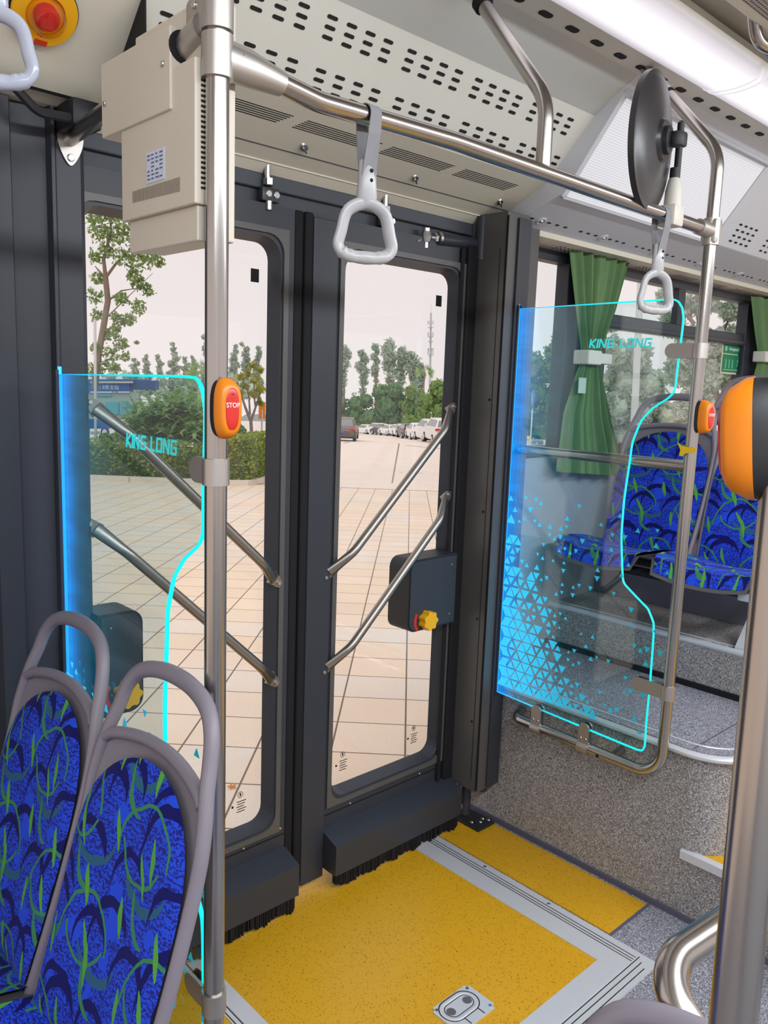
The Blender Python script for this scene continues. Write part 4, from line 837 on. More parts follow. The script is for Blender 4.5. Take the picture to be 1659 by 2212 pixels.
# ---- stop buttons
def stop_button(label, o, nrm, up, w, h, d, kb=.40):
    t = thing('stop_button', label, 'stop button', tuple(o), 'orange stop buttons on the poles'); z = Vector(nrm).normalized(); y = Vector(up); y = (y - z * y.dot(z)).normalized(); x = y.cross(z)
    M = Matrix(((x.x, y.x, z.x, o[0]), (x.y, y.y, z.y, o[1]), (x.z, y.z, z.z, o[2]), (0, 0, 0, 1)))
    def pill(mb, lay):
        rings = []
        for sx1, sy1, zz in lay:
            ring = []
            for k in range(40):
                a = 2 * math.pi * k / 40; c, s_ = math.cos(a), math.sin(a); ring.append(mb.bm.verts.new(M @ Vector((sx1 * math.copysign(abs(c) ** .72, c), sy1 * math.copysign(abs(s_) ** .72, s_), zz))))
            rings.append(ring)
        for A_, B_ in zip(rings, rings[1:]):
            for k in range(40): mb.bm.faces.new((A_[k], A_[(k + 1) % 40], B_[(k + 1) % 40], B_[k]))
        mb.bm.faces.new(list(reversed(rings[0]))); mb.bm.faces.new(rings[-1]); return mb
    a, b = w / 2, h / 2
    pill(MB(), [(a * .80, b * .84, -d * .12), (a * .95, b * .95, .0), (a * .985, b * .985, d * (kb + .05))]).build('back_housing', blackp, t, smooth=True)
    pill(MB(), [(a, b, d * kb), (a, b * .985, d * (kb + .12)), (a * .97, b * .93, d * (kb + .8 * (.9 - kb) * .7)), (a * .9, b * .84, d * .88), (a * .82, b * .74, d * .96), (a * .68, b * .60, d)]).build('cover', orange, t, smooth=True)
    q = MB(); rings = []
    pill(q, [(a * .60, b * .76, d * .80), (a * .59, b * .75, d * .92), (a * .56, b * .66, d * 1.0), (a * .50, b * .52, d * 1.045), (a * .4, b * .4, d * 1.05)]); bt = q.build('push_plate', redp, t, smooth=True)
    text_mesh('STOP', w * .235, whitet, 'lettering', bt, M @ Matrix.Translation((0, h * .06, d * 1.052)))
    q = MB(); q.lathe([(w * .05, d * 1.05), (w * .04, d * 1.06), (0, d * 1.06)], M @ Matrix.Translation((0, h * .24, 0)), 10, (1.4, .8)); q.build('lamp', plain('btn_lamp', (.25, .03, .03), .2), bt)
    return t
bz = PXy(485, 882, PLy - .02); stop_button('orange stop button facing out on the thick left pole', (PXy(479, 882, PLy - .018).x, PLy - .0165, bz.z), (.04, -1, 0), (0, 0, 1), .044, .094, .030)
bz = PXy(1510, 900, PRy - .02); stop_button('small orange stop button on the right screen pole', (PRx - .002, PRy - .0165, bz.z), (-.12, -.99, 0), (0, 0, 1), .046, .094, .036, .28)
A, B, dn = NP; c = PXd(1706, 945, .61); stop_button('large blurred orange stop button at the right edge', tuple(c), (-.87 * RT + .49 * FW), dn, .062, .094, .046, .50)

# ---- strap hangers
def strap(label, c, rot, ztop, zg, h, mat_, face=(0, -1, 0)):
    # c: point on the rail; the grip hangs with its plane normal along face
    t = thing('strap_hanger', label, 'strap hanger', tuple(c), 'strap hangers on the overhead rails'); c = Vector(c)
    z = Vector(face).normalized(); x = Vector((0, 0, 1)).cross(z).normalized()
    P = lambda u, v, w=0: c + x * (u * .76) + Vector((0, 0, 1)) * (v * .80) + z * w
    q = MB(); r_ = .0195; w = .0125
    lp_ = [(-1, -.135)] + [(0, 0)] * 0
    # webbing loop: up the front, over the rail, down the back
    axis = Vector((1, 0, 0)); ctr = c
    prof = [(-.0195 * .35, -.105), (-.0195, -.03)] + [(.0195 * -math.cos(R(a)), .0195 * math.sin(R(a))) for a in range(0, 181, 15)] + [(.0195, -.03), (.0195 * .35, -.105)]
    ins = [P2_ for P2_ in prof]; pv = []
    for i, (yy, zz) in enumerate(prof):
        twist = min(1, max(0, -zz / .09)); ax = (axis * (1 - twist) + x * twist).normalized(); dp = (Vector((0, 1, 0)) * (1 - twist) + z * -twist)
        base = ctr + dp.normalized() * yy + Vector((0, 0, zz)); pv.append((base - ax * w, base + ax * w))
    for (a, b), (a2, b2) in zip(pv, pv[1:]):
        q.bm.faces.new([q.bm.verts.new(v) for v in (a, b, b2, a2)])
    bmesh.ops.remove_doubles(q.bm, verts=q.bm.verts, dist=1e-6); bmesh.ops.solidify(q.bm, geom=q.bm.faces[:], thickness=.0018); q.build('webbing', strapg, t)
    q = MB(); q.tube([P(0, v) for v in (-.088, -.092, -.13, -.165, -.178)], [(.013, .006), (.0165, .009), (.0165, .011), (.019, .012), (.015, .009)], 16, flat=tuple(x)); sl_ = q.build('sleeve', mat_, t, smooth=True)
    for v in (-.112, -.132): q = MB(); disc(q, P(.006, v, .0095), z, .0035, .0015, 10); q.build('rivet', rubber, sl_)
    # rounded triangular grip
    raw_ = [(0, -.178), (.045, -.196), (.060, -.240), (.066, -.272), (.038, -.290), (-.038, -.290), (-.066, -.272), (-.060, -.240), (-.045, -.196)]
    pts = []; n = len(raw_)
    for i in range(n):
        p0, p1, p2, p3 = [Vector(raw_[(i + k) % n]) for k in (-1, 0, 1, 2)]
        for k in range(6):
            f = k / 6; pts.append(.5 * ((2 * p1) + (p2 - p0) * f + (2 * p0 - 5 * p1 + 4 * p2 - p3) * f * f + (3 * p1 - p0 - 3 * p2 + p3) * f ** 3))
    q = MB(); rad = [(.0078 + (.0028 + .0014 * math.cos(p.x * 330) if p.y < -.283 else 0), .0115) for p in pts]
    q.tube([P(p.x * .96, p.y) for p in pts], rad, 14, closed=True, flat=None); q.build('grip', mat_, t, smooth=True); return t
c = PXy(797, 262, 1.117); strap('grey strap hanger on the long rail in front of the door', (c.x, 1.117, 2.052), 0, 0, 0, 0, grip, (-.42, -.9, 0))
c = PXy(1432, 470, 1.10); strap('grey strap hanger beside the mirror over the right screen', (c.x - .006, 1.10, 2.045), 0, 0, 0, 0, gripclear if False else grip, (-.30, -.95, 0))
g = PXd(-6, 178, 1.16); strap('pale strap hanger cut off by the left edge under the alarm button', (g.x, g.y, g.z + .234), 0, 0, 0, 0, gripclear, (-.60, -.80, 0))
q = MB(); q.tube([(-1.2, g.y, g.z + .234), (g.x + .08, g.y, g.z + .234)], .0165, 18); rr_ = thing('overhead_rail', 'steel overhead rail holding the pale strap hanger, top left', 'rail', (0, g.y, g.z + .234)); q.build('tube', st, rr_, smooth=True)

# ---- round mirror on its bracket
mc = PXy(1411, 306, 1.085); t = thing('convex_mirror', 'round black-backed mirror on a rod above the right screen', 'mirror', (mc.x, 1.085, 2.06))
mz = ray(1411, 306); ang = math.atan2(mz.y, mz.x) + R(73.5); nm = Vector((math.cos(ang), math.sin(ang), .02)); r_ = .5 * 281 / F * (mc - EYE).dot(FW)
M = frameM(mc, -nm, (0, 0, 1)); q = MB(); q.lathe([(0, .030), (.045, .030), (.05, .022), (r_ * .6, .015), (r_ * .88, .008), (r_ * .93, .004), (r_, .002), (r_ * 1.0, -.012), (r_ * .965, -.014)], M, 56); q.build('housing', plain('mirror_black', (.022, .021, .024), .32), t, smooth=True)
q = MB(); q.lathe([(r_ * .965, -.013), (r_ * .6, -.024), (0, -.03)], M, 48); q.build('mirror_face', plain('mirror_silver', (.9, .9, .9), .02, 1.0, 0), t, smooth=True)
rod = PXy(1470, 330, 1.085); rodx = rod.x; zt = PXy(1478, 266, 1.085).z; hub = mc - nm * .03; kz = PXy(1462, 296, 1.085).z
q = MB(); q.tube([(rodx, 1.09, 2.10), (rodx, 1.09, zt)], [.0085, .0085], 14); q.tube([(rodx, 1.09, zt), (rodx, 1.09, zt + .006)], [.0085, .003], 12); q.build('rod', blackp, t, smooth=True)
q = MB(); q.lathe([(.0, .028), (.032, .028), (.032, .04), (.012, .047), (0, .047)], M, 20); hb = mc - nm * .055; q.lathe([(0, -.02), (.016, -.015), (.02, 0), (.016, .015), (0, .02)], Matrix.Translation(hb), 16); q.tube([hb, Vector((rodx, 1.09, kz))], .0095, 12); q.box(rodx - .015, rodx + .015, 1.075, 1.105, kz - .018, kz + .018, .006); q.build('ball_arm', blackp, t, smooth=True)
q = MB(); bz_ = 2.048; q.lathe([(.022, 0), (.026, .02), (.024, .06), (.017, .088), (.014, .092)], Matrix.Translation((rodx, 1.095, bz_)), 16, (.85, .85)); q.box(rodx - .026, rodx + .026, 1.072, 1.122, bz_ - .028, bz_ + .025, .008); q.build('rail_base', plain('base_cream', srgb(200, 196, 186), .5), t, smooth=True)
q = MB(); q.tube([(rodx, 1.095, bz_ + .088), (rodx, 1.095, bz_ + .115)], .013, 14); q.build('base_sleeve', blackp, t, smooth=True)

# ---- beige metal display box hung on the brace
bx = .655; t = thing('display_box', 'beige metal equipment box hanging by the left pole', 'equipment box', (bx + .06, 1.25, 2.0))
def bp(px, py): return PXx(px, py, bx)
a, b, c2, d = bp(370, 40), bp(220, 148), bp(218, 308), bp(364, 228)
ux1 = PXy(421, 58, (a.y + d.y) / 2).x
q = MB(); q.box(bx, ux1, (a.y + d.y) / 2, (b.y + c2.y) / 2, (c2.z + d.z) / 2, (a.z + b.z) / 2, .002); o = q.build('upper_housing', beigebox, t)
for px, py in ((352, 138), (227, 224)): s_ = MB(); p_ = bp(px, py); disc(s_, p_, (-1, 0, 0), .0045, .003); s_.build('screw', screw, o)
s_ = MB(); disc(s_, (PLx - .012, (a.y + d.y) / 2, 2.095), (0, -1, 0), .024, .002, 20); s_.build('tube_hole', rubber, o)
a, b, c2 = bp(258, 300), bp(258, 485), bp(416, 430); bx2 = bx + .004; y0, y1 = c2.y - .0, (a.y + b.y) / 2
zt_, zb_ = (c2.z + b.z) / 2 + .205, (c2.z + b.z) / 2; mx1 = PXy(449, 425, y0).x; cx1 = PXy(507, 485, y0 + .005).x; cz0 = PXy(507, 488, y0).z; cz1 = PXy(520, 14, y0).z
q = MB(); q.box(bx2, mx1 + .002, y0, y1, zb_, zt_, .002); mainb = q.build('main_housing', beigebox, t)
q = MB()
for i in range(24): z = zb_ + .022 + i * .0072; q.box(bx2 + .010, bx2 + .030, y0 - .0008, y0 + .001, z, z + .0034)
q.build('vent_slots', slot_m, mainb)
p0, p1 = bp(283, 425), bp(383, 385); q = MB()
for i in range(40): y = p0.y + (p1.y - p0.y) * i / 39; q.box(bx2 - .0008, bx2 + .001, y - .0006, y + .0006, p0.z - .009 + (p0.y - y) * -.02, p0.z + .009)
q.build('vent_slots', plain('vent_shadow', srgb(120, 110, 98), .8), mainb)
p0, p1 = bp(312, 330), bp(351, 385); q = MB(); q.box(bx2 - .001, bx2 + .001, p1.y, p0.y, p1.z, p0.z); lb = q.build('paper_label', plain('label_paper', srgb(196, 204, 224), .7), mainb)
q = MB(); H_ = p0.z - p1.z
for i in range(7):
    z = p0.z - H_ * (.10 + .125 * i)
    for j in range(4):
        if rnd.random() < .8: y = p0.y - (p0.y - p1.y) * (.06 + .23 * j); q.box(bx2 - .0014, bx2 - .0009, y - (p0.y - p1.y) * rnd.uniform(.1, .19), y, z - H_ * .045, z)
q.build('label_print', plain('label_ink', srgb(90, 96, 120), .8), lb)
q = MB(); p_ = bp(270, 545); q.box(bx2 + .008, mx1, y0 + .006, y1 - .010, p_.z, zb_, .002); q.box(mx1, cx1, y0 + .004, y1 - .010, p_.z + .004, cz1, .003); q.build('screen_casing', beigebox, t)

# ---- emergency door button
ec = Vector((0, 0, 0)); dl = (Vector((0, P2[0], P2[1])) - Vector((0, 1.785, 2.168))).normalized(); nf = Vector((0, -dl.z, dl.y)); nf = nf if nf.z < 0 else -nf
def on_front(px, py):
    d_ = ray(px, py); a_ = Vector((0, 1.785, 2.168)); return EYE + d_ * ((a_ - EYE).dot(nf) / d_.dot(nf))
ec = on_front(94, 24); rr0 = (on_front(164, 24) - ec).length * 1.02
t = thing('alarm_button', 'red emergency button with yellow ring, top left corner', 'alarm button', tuple(ec)); M = frameM(ec, nf, (1, 0, 0))
q = MB(); q.lathe([(rr0, 0), (rr0, .010), (rr0 * .97, .014), (rr0 * .60, .016), (rr0 * .58, .010), (0, .010)], M, 44); q.build('ring', plain('ring_yellow', srgb(236, 172, 10), .45), t, smooth=True)
q = MB(); q.lathe([(rr0 * 1.03, 0), (rr0 * 1.03, .008), (rr0, .008)], M, 44); q.build('back_ring', rubber, t)
q = MB(); q.lathe([(rr0 * .36, .010), (rr0 * .38, .028), (rr0 * .30, .036), (0, .040)], M, 28); q.build('button', plain('mushroom_red', srgb(196, 30, 34), .35), t, smooth=True)
q = MB(); q.lathe([(rr0 * .57, .012), (rr0 * .55, .034), (rr0 * .4, .048), (0, .054)], M, 32); q.build('clear_cap', glassmat('cap_glass', (1, .86, .62), 1.2), t, smooth=True)
q = MB(); p_ = on_front(83, 82); M2 = frameM(p_, nf, (1, 0, 0)); q.box(-.012, .012, -.005, .005, .014, .0155, mat=M2); q.build('red_patch', redp, t)
p_ = on_front(71, 125); n2 = thing('panel_screw', 'round screw in the beige panel under the alarm button', 'screw', tuple(p_)); q = MB(); disc(q, p_, nf, .008, .004); q.build('head', screw, n2, smooth=True)

# ---- wheelchair ramp let into the floor
t = thing('wheelchair_ramp', 'yellow speckled fold-out ramp in an aluminium frame on the floor', 'ramp', (1.5, 1.4, 0))
q = MB(); q.box(1.075, 1.915, 1.078, 1.93, .0, .004); q.build('panel', yellow, t)
q = MB(); q.box(1.915, 1.984, 1.078, 1.93, 0, .006); q.box(1.984, 2.036, 1.010, 1.93, 0, .005); q.box(1.03, 1.075, 1.078, 1.93, 0, .006); q.box(1.008, 1.03, 1.010, 1.93, 0, .005); q.box(1.03, 1.984, 1.010, 1.078, 0, .006); q.box(1.008, 2.036, .955, 1.010, 0, .005)
fr_ = q.build('frame', alu, t)
q = MB()
for x in (1.9855, 1.996, 2.008): q.box(x, x + .0028, 1.011, 1.93, .0049, .0054)
for x in (1.012, 1.0255): q.box(x, x + .0028, 1.011, 1.93, .0049, .0054)
for y in (.970, .988, 1.004): q.box(1.01, 2.02 - (1.004 - y), y, y + .0028, .0049, .0054)
q.build('frame_groove', slot_m, fr_)
for y in (1.32, 1.58): q = MB(); disc(q, (2.020, y, .005), (0, 0, 1), .006, .002); q.build('screw', screw, fr_)
# flush ring handle
h0, h1, h2 = PXz(1008, 2127, .004), PXz(1070, 2173, .004), PXz(930, 2185, .004)
t2 = thing('ring_handle', 'flush aluminium ring handle set into the yellow ramp', 'handle', (h1.x - .07, h1.y, .004)); hx0, hx1, hy0, hy1 = h2.x - .004, h1.x + .002, h1.y - .02, h0.y + .002
hx0, hx1, hy1 = h2.x, h0.x, h0.y; hy0 = hy1 - .105
q = MB(); q.box(hx0, hx1, hy0, hy1, .004, .0075)
es = [e for e in q.bm.edges if abs(e.verts[0].co.z - e.verts[1].co.z) > .001]; bmesh.ops.bevel(q.bm, geom=es, offset=.010, segments=4, affect='EDGES'); pl_ = q.build('plate', alu, t2)
cx_, cy_ = (hx0 + hx1) / 2 - .004, (hy0 + hy1) / 2 + .012
def racetrack(mb, L_, r_, w, z, h):
    pts = [(cx_ + s_ * L_ + r_ * math.cos(R(a)), cy_ + r_ * math.sin(R(a)), z) for s_, a0 in ((1, -90), (-1, 90)) for a in range(a0, a0 + 181, 15)]
    mb.tube(pts, (h, w), 8, closed=True, flat=(0, 0, 1)); return mb
q = racetrack(MB(), .024, .037, .0016, .0076, .0006); q.box(cx_ - .022, cx_ - .0195, hy0 + .004, cy_ - .036, .0072, .0082); q.box(cx_ + .030, cx_ + .0325, hy0 + .004, cy_ - .036, .0072, .0082); q.build('gap_line', slot_m, pl_)
q = racetrack(MB(), .024, .030, .0055, .0074, .0016); q.build('pull_ring', alu, t2, smooth=True)
for s_ in (-1, 1): q = MB(); q.lathe([(.013, .0076), (.0, .0077)], Matrix.Translation((cx_ + s_ * .031, cy_, 0)), 16); q.build('finger_recess', MATS.get('recess') or plain('recess', (.16, .16, .17), .4, .5), pl_)
q = racetrack(MB(), .024, .022, .0012, .0078, .0005); q.build('gap_line', slot_m, pl_)
for x, y in ((hx0 + .013, hy0 + .013), (hx0 + .013, hy1 - .013), (hx1 - .013, hy0 + .013), (hx1 - .013, hy1 - .013)): q = MB(); disc(q, (x, y, .0075), (0, 0, 1), .005, .001); q.build('screw', screw, pl_)

# ---- seats (facing -X); local frame: u across (towards -Y), v up the back, origin at the crease under the centre
def cat_rom(P_, k):
    out = []; n = len(P_)
    for i in range(n - 1):
        p0, p1, p2, p3 = P_[max(i - 1, 0)], P_[i], P_[i + 1], P_[min(i + 2, n - 1)]
        for j in range(k): f = j / k; out.append(.5 * ((2 * p1) + (p2 - p0) * f + (2 * p0 - 5 * p1 + 4 * p2 - p3) * f * f + (3 * p1 - p0 - 3 * p2 + p3) * f ** 3))
    return out + [P_[-1]]
def make_seat(label, group, name='passenger_seat'):
    t = thing(name, label, 'seat', (0, 0, 0), group)
    W0, TOP = .385, .62
    def hw_(v):       # half width of the back at height v
        if v < .40: return .178 + .012 * math.sin(min(1, max(0, v) / .30) * math.pi / 2)
        return .190 - .028 * ((v - .40) / .12) ** 1.6
    def bk(u, v, off=0.0): # back surface point; leans back, hollow across
        x = .02 + v * .27 + .03 * math.sin(v * 4.5) * .4 + .9 * (u * u) * -.55 - off
        return Vector((x, u, v))
    hb = .482
    def fab_f(u, v): v = math.sin(v * math.pi / 2) if False else 1 - (1 - v) ** 1.35; vv = v * hb; w = hw_(min(vv, .42)) - .009; k = max(.02, (1 - max(0, (vv - .29) / (hb - .29)) ** 2.6)) ** .5; uu = (u * 2 - 1) * w * k; dome = .016 * (1 - (u * 2 - 1) ** 6) * (1 - (v * 2 - 1) ** 6); return bk(uu, vv, .012 + dome)
    q = MB(); q.grid(fab_f, 18, 32, lambda u, v: (.185 + (u - .5) * .37 * max(.02, (1 - max(0, ((1 - (1 - v) ** 1.35) * hb - .29) / (hb - .29)) ** 2.6)) ** .5, (1 - (1 - v) ** 1.35) * hb)); q.build('back_cushion', fab, t, smooth=True)
    q = MB()
    def sh(u, v): vv = -.02 + v * .545; return bk((u * 2 - 1) * (hw_(vv) - .004), min(vv, .508 - .030 * (u * 2 - 1) ** 2), 0)
    q.grid(sh, 12, 18); bmesh.ops.solidify(q.bm, geom=q.bm.faces[:], thickness=-.022); q.build('back_shell', seatgrey, t, smooth=True)
    side = [bk(s_ * (hw_(v) - .004), v, -.004 + .006 * max(0, v - .36) / .14) for s_ in (-1,) for v in [-.02 + .52 * k / 12 for k in range(13)]]
    arch = [bk(-.154, .535, .0), bk(-.141, .575, .0), bk(-.112, .606, .0), bk(-.06, .621, 0), bk(0, .625, 0)]
    path_ = cat_rom(side + arch + [Vector((p.x, -p.y, p.z)) for p in reversed(arch[:-1])] + [Vector((p.x, -p.y, p.z)) for p in reversed(side)], 3)
    q = MB(); n = len(path_); q.tube(path_, [(.0125, .0095 + .0055 * math.exp(-((i / n - .5) / .16) ** 2)) for i in range(n)], 14, flat=(1, 0, 0)); q.build('handle_rim', seatgrey, t, smooth=True)
    ar = [bk(-.166, .478, .004)] + [bk(u, .508 - .9 * u * u, .004) for u in [-.15 + .30 * k / 12 for k in range(13)]] + [bk(.166, .478, .004)]
    q = MB(); q.tube(ar, (.011, .011), 10, flat=(1, 0, 0)); q.build('cross_rim', seatgrey, t, smooth=True)
    def cu(u, v): # cushion, v forward
        xx = -.40 * v + .015; w = .180 - .03 * max(0, v - .8) / .2; zz = -.005 + .022 * math.sin(v * math.pi * .9) + (.0 if v < .9 else -.05 * ((v - .9) / .1) ** 2) - .055 * 0 + .04 * v - .02 * (1 - (u * 2 - 1) ** 2)
        return Vector((xx, (u * 2 - 1) * w, zz + .02))
    q = MB(); q.grid(cu, 12, 16, lambda u, v: (u * .37 + .11, -v * .42)); q.build('seat_cushion', fab, t, smooth=True)
    q = MB()
    def pan(u, v): p = cu(u, v); return Vector((p.x * 1.02, p.y * 1.05, p.z - .012))
    q.grid(pan, 10, 12); bmesh.ops.solidify(q.bm, geom=q.bm.faces[:], thickness=.035); q.build('seat_pan', plain('pan_grey', srgb(84, 82, 84), .55) if 'pan_grey' not in MATS else MATS['pan_grey'], t, smooth=True)
    return t
def put_seat(src, label, group, loc, first=False, wide=1.0):
    o = src if first else copy_tree(src); o.location = loc; o.scale = (1, wide, 1); o['label'] = label; o['group'] = group; return o
seat0 = make_seat('seat', 'x')
ls_h = PXx(330, 1442, .66)
LS = .50
G1, G2 = 'blue patterned seats at the lower left', 'blue patterned seats on the raised floor'
put_seat(seat0, 'nearer blue patterned seat at the lower left, by the thick pole', G1, (.462, 1.180, .478), True)
put_seat(seat0, 'farther blue patterned seat at the lower left, by the black pillar', G1, (.462, 1.567, .478))
put_seat(seat0, 'blue patterned seat nearest the window on the raised floor', G2, (3.03, 1.655, .965), wide=1.08)
put_seat(seat0, 'blue patterned aisle seat half hidden behind the large orange button', G2, (3.03, 1.237, .965), wide=1.08)
put_seat(seat0, 'blue window seat in the row behind, handle above the others', G2, (3.78, 1.640, 1.065), wide=1.08)
ns = PXd(1612, 2278, .76); put_seat(seat0, 'grey seat handle arching up at the bottom edge, lower right', 'near seats', (ns.x - .19, ns.y, ns.z - .632))
sp_ = MB(); tsup = thing('seat_bracket', 'grey metal bracket under the right-hand blue seats', 'bracket', (2.9, 1.1, .8))
sp_.box(2.80, 3.15, 1.10, 1.16, .90, .93, .004); sp_.prism([(2.95, 1.10, .90), (3.03, 1.10, .90), (2.89, 1.10, .735), (2.80, 1.10, .725), (2.80, 1.10, .735)], (0, .05, 0)); sp_.build('arm', alu, tsup)
sp_ = MB(); sp_.tube([(2.86, 1.02, .915), (2.86, 1.86, .915)], .018, 10); sp_.tube([(3.05, 1.02, .915), (3.05, 1.86, .915)], .018, 10); sp_.build('beam', blackp, tsup, smooth=True)

# ---- curtains
def curtain(label, rows, Y, folds, seed):
    t = thing('curtain', label, 'curtain', (rows[0][0].x, Y, rows[-1][0].z), 'green window curtains'); rr = random.Random(seed); ph = [rr.uniform(0, 6.28) for _ in range(4)]
    def f(u, v):
        k = v * (len(rows) - 1); i = min(int(k), len(rows) - 2); fr_ = k - i; fr_ = fr_ * fr_ * (3 - 2 * fr_) if rows[i][3] else fr_
        L_ = rows[i][0].lerp(rows[i + 1][0], fr_); R_ = rows[i][1].lerp(rows[i + 1][1], fr_); amp = rows[i][2] * (1 - fr_) + rows[i + 1][2] * fr_
        p = L_.lerp(R_, u); w = math.sin(u * folds * 2 * math.pi + ph[0]) + .5 * math.sin(u * folds * 4.6 * math.pi + ph[1] + v * 1.2)
        p.y = Y - .02 + amp * w; return p
    q = MB(); q.grid(f, 90, 40); q.build('cloth', curt, t, smooth=True); return t
CY = 1.885; pc = lambda x, y: PXy(x, y, CY)
cu1 = curtain('green curtain tied with a white band behind the right screen', [(pc(1226, 543), pc(1352, 566), .014, 0), (pc(1238, 660), pc(1322, 672), .013, 0), (pc(1250, 762), pc(1284, 768), .012, 1), (pc(1246, 785), pc(1288, 790), .012, 0), (pc(1212, 890), pc(1310, 905), .016, 0), (pc(1196, 1018), pc(1344, 1028), .020, 0)], CY, 5.2, 3)
a, b = pc(1243, 770), pc(1294, 776); q = MB(); q.box(a.x, a.x + .095, CY - .062, CY + .012, a.z - .030, a.z + .026, .006); q.box(a.x + .08, b.x + .02, CY - .050, CY + .012, a.z - .024, a.z + .018, .005); q.build('tie_band', hem, cu1)
a = pc(1232, 832); q = MB(); q.box(a.x - .02, a.x + .03, CY - .052, CY - .050, a.z - .03, a.z + .03); q.build('cloth_tag', plain('tag_pale', srgb(176, 196, 186), .8), cu1)
cu2 = curtain('green curtain at the right edge by the exit notice', [(pc(1619, 640), pc(1740, 664), .014, 0), (pc(1628, 720), pc(1720, 735), .013, 0), (pc(1634, 762), pc(1690, 772), .012, 1), (pc(1632, 790), pc(1692, 800), .012, 0), (pc(1610, 880), pc(1710, 900), .018, 0), (pc(1600, 990), pc(1740, 1010), .02, 0)], CY, 5, 8)
a, b = pc(1630, 770), pc(1700, 780); q = MB(); q.box(a.x, b.x, CY - .06, CY + .012, a.z - .028, a.z + .028, .006); q.build('tie_band', hem, cu2)

# ---- green exit notice stuck on the window
a, b = PXy(1565, 742, SW + .02), PXy(1600, 806, SW + .02); t = thing('exit_notice', 'green emergency exit notice stuck on the window by the curtain', 'notice', (a.x, SW + .02, b.z)); zm = a.z - (a.z - b.z) * .33
q = MB(); q.box(a.x - .008, b.x + .008, SW + .0225, SW + .0265, b.z - .01, a.z + .01); q.build('backing', plain('notice_edge', srgb(214, 206, 180), .6), t)
q = MB(); q.box(a.x, b.x, SW + .020, SW + .0225, b.z, zm - .006); q.box(a.x, b.x, SW + .020, SW + .0225, zm, a.z); q.build('sheet', green, t)
w_ = b.x - a.x; Mt = lambda x, z: Matrix(((1, 0, 0, x), (0, 0, 1, SW + .0195), (0, 1, 0, z), (0, 0, 0, 1)))
text_mesh('Emergency Exit', w_ * .105, whitet, 'lettering', t, Mt(a.x + w_ * .60, (zm + a.z) / 2))
q = MB(); fx, fz = a.x + w_ * .78, zm - .045; 
for p, r_ in (((0, .02), (0, .0)), ((0, 0), (.014, -.016)), ((0, 0), (-.010, -.020)), ((0, .016), (.015, .006)), ((0, .016), (-.012, .006))): q.stroke((fx + p[0], SW + .0195, fz + p[1]), (fx + r_[0], SW + .0195, fz + r_[1]), .004, .001, (0, -1, 0))
q.lathe([(.005, 0), (0, .001)], frameM((fx + .003, SW + .0195, fz + .028), (0, -1, 0)), 10)
for i in range(3): q.box(a.x + w_ * (.14 + .17 * i), a.x + w_ * (.17 + .17 * i), SW + .0188, SW + .0198, zm - .075, zm - .03)
q.box(a.x + w_ * .06, a.x + w_ * .16, SW + .0188, SW + .0198, zm + .012, a.z - .012); q.box(a.x + .01, b.x - .03, SW + .0188, SW + .0198, b.z + .010, b.z + .014); q.build('pictogram', plain('notice_print', srgb(150, 210, 180), .6), t)

# ---- yellow tape left on the right pole
t = thing('yellow_tape', 'torn scrap of yellow tape stuck on the right screen pole', 'tape', (PRx, PRy, 1.45)); q = MB(); pz = lambda x, y: PXx(x, y, PRx - .019)
P_ = [pz(1463, 953), pz(1471, 962), pz(1488, 966), pz(1505, 968), pz(1503, 977), pz(1488, 978), pz(1478, 981), pz(1474, 986), pz(1467, 984), pz(1470, 972)]
q.prism(P_, (-.0012, 0, 0)); q.build('strip', plain('tape_yellow', srgb(214, 176, 14), .5), t)

# ================================================================== OUTSIDE
FWH = lambda p: (Vector(p) - EYE).dot(FW)
def leaf_mesh(name, pts, size, mat, parent, seed, aspect=.5, out=None, droop=.3):
    rr = random.Random(seed); V, Fc = [], []
    for i, p in enumerate(pts):
        n = Vector((rr.gauss(0, 1), rr.gauss(0, 1), rr.gauss(.3, 1))).normalized(); a = n.orthogonal().normalized(); a = (a * math.cos(6.28 * rr.random()) + n.cross(a) * math.sin(6.28 * rr.random())).normalized(); b = n.cross(a).normalized()
        s = size * rr.uniform(.6, 1.3); k = len(V); V += [p - a * s * .5, p + b * s * aspect * .5, p + a * s * .5, p - b * s * aspect * .5]; Fc.append((k, k + 1, k + 2, k + 3))
    me = bpy.data.meshes.new(name); me.from_pydata(V, [], Fc); me.materials.append(mat); o = bpy.data.objects.new(name, me); C.objects.link(o)
    if parent is not None: o.parent = parent; o.matrix_parent_inverse = parent.matrix_basis.inverted()
    return o
def blob_pts(c, r, n, rr, squash=.85, shell=.55):
    out = []
    for _ in range(n):
        v = Vector((rr.gauss(0, 1), rr.gauss(0, 1), rr.gauss(0, 1))).normalized(); k = r * (shell + (1 - shell) * rr.random()) * (.8 + .35 * math.sin(v.x * 5 + c.x) * math.cos(v.z * 4 + c.y)); out.append(c + Vector((v.x * k, v.y * k, v.z * k * squash)))
    return out
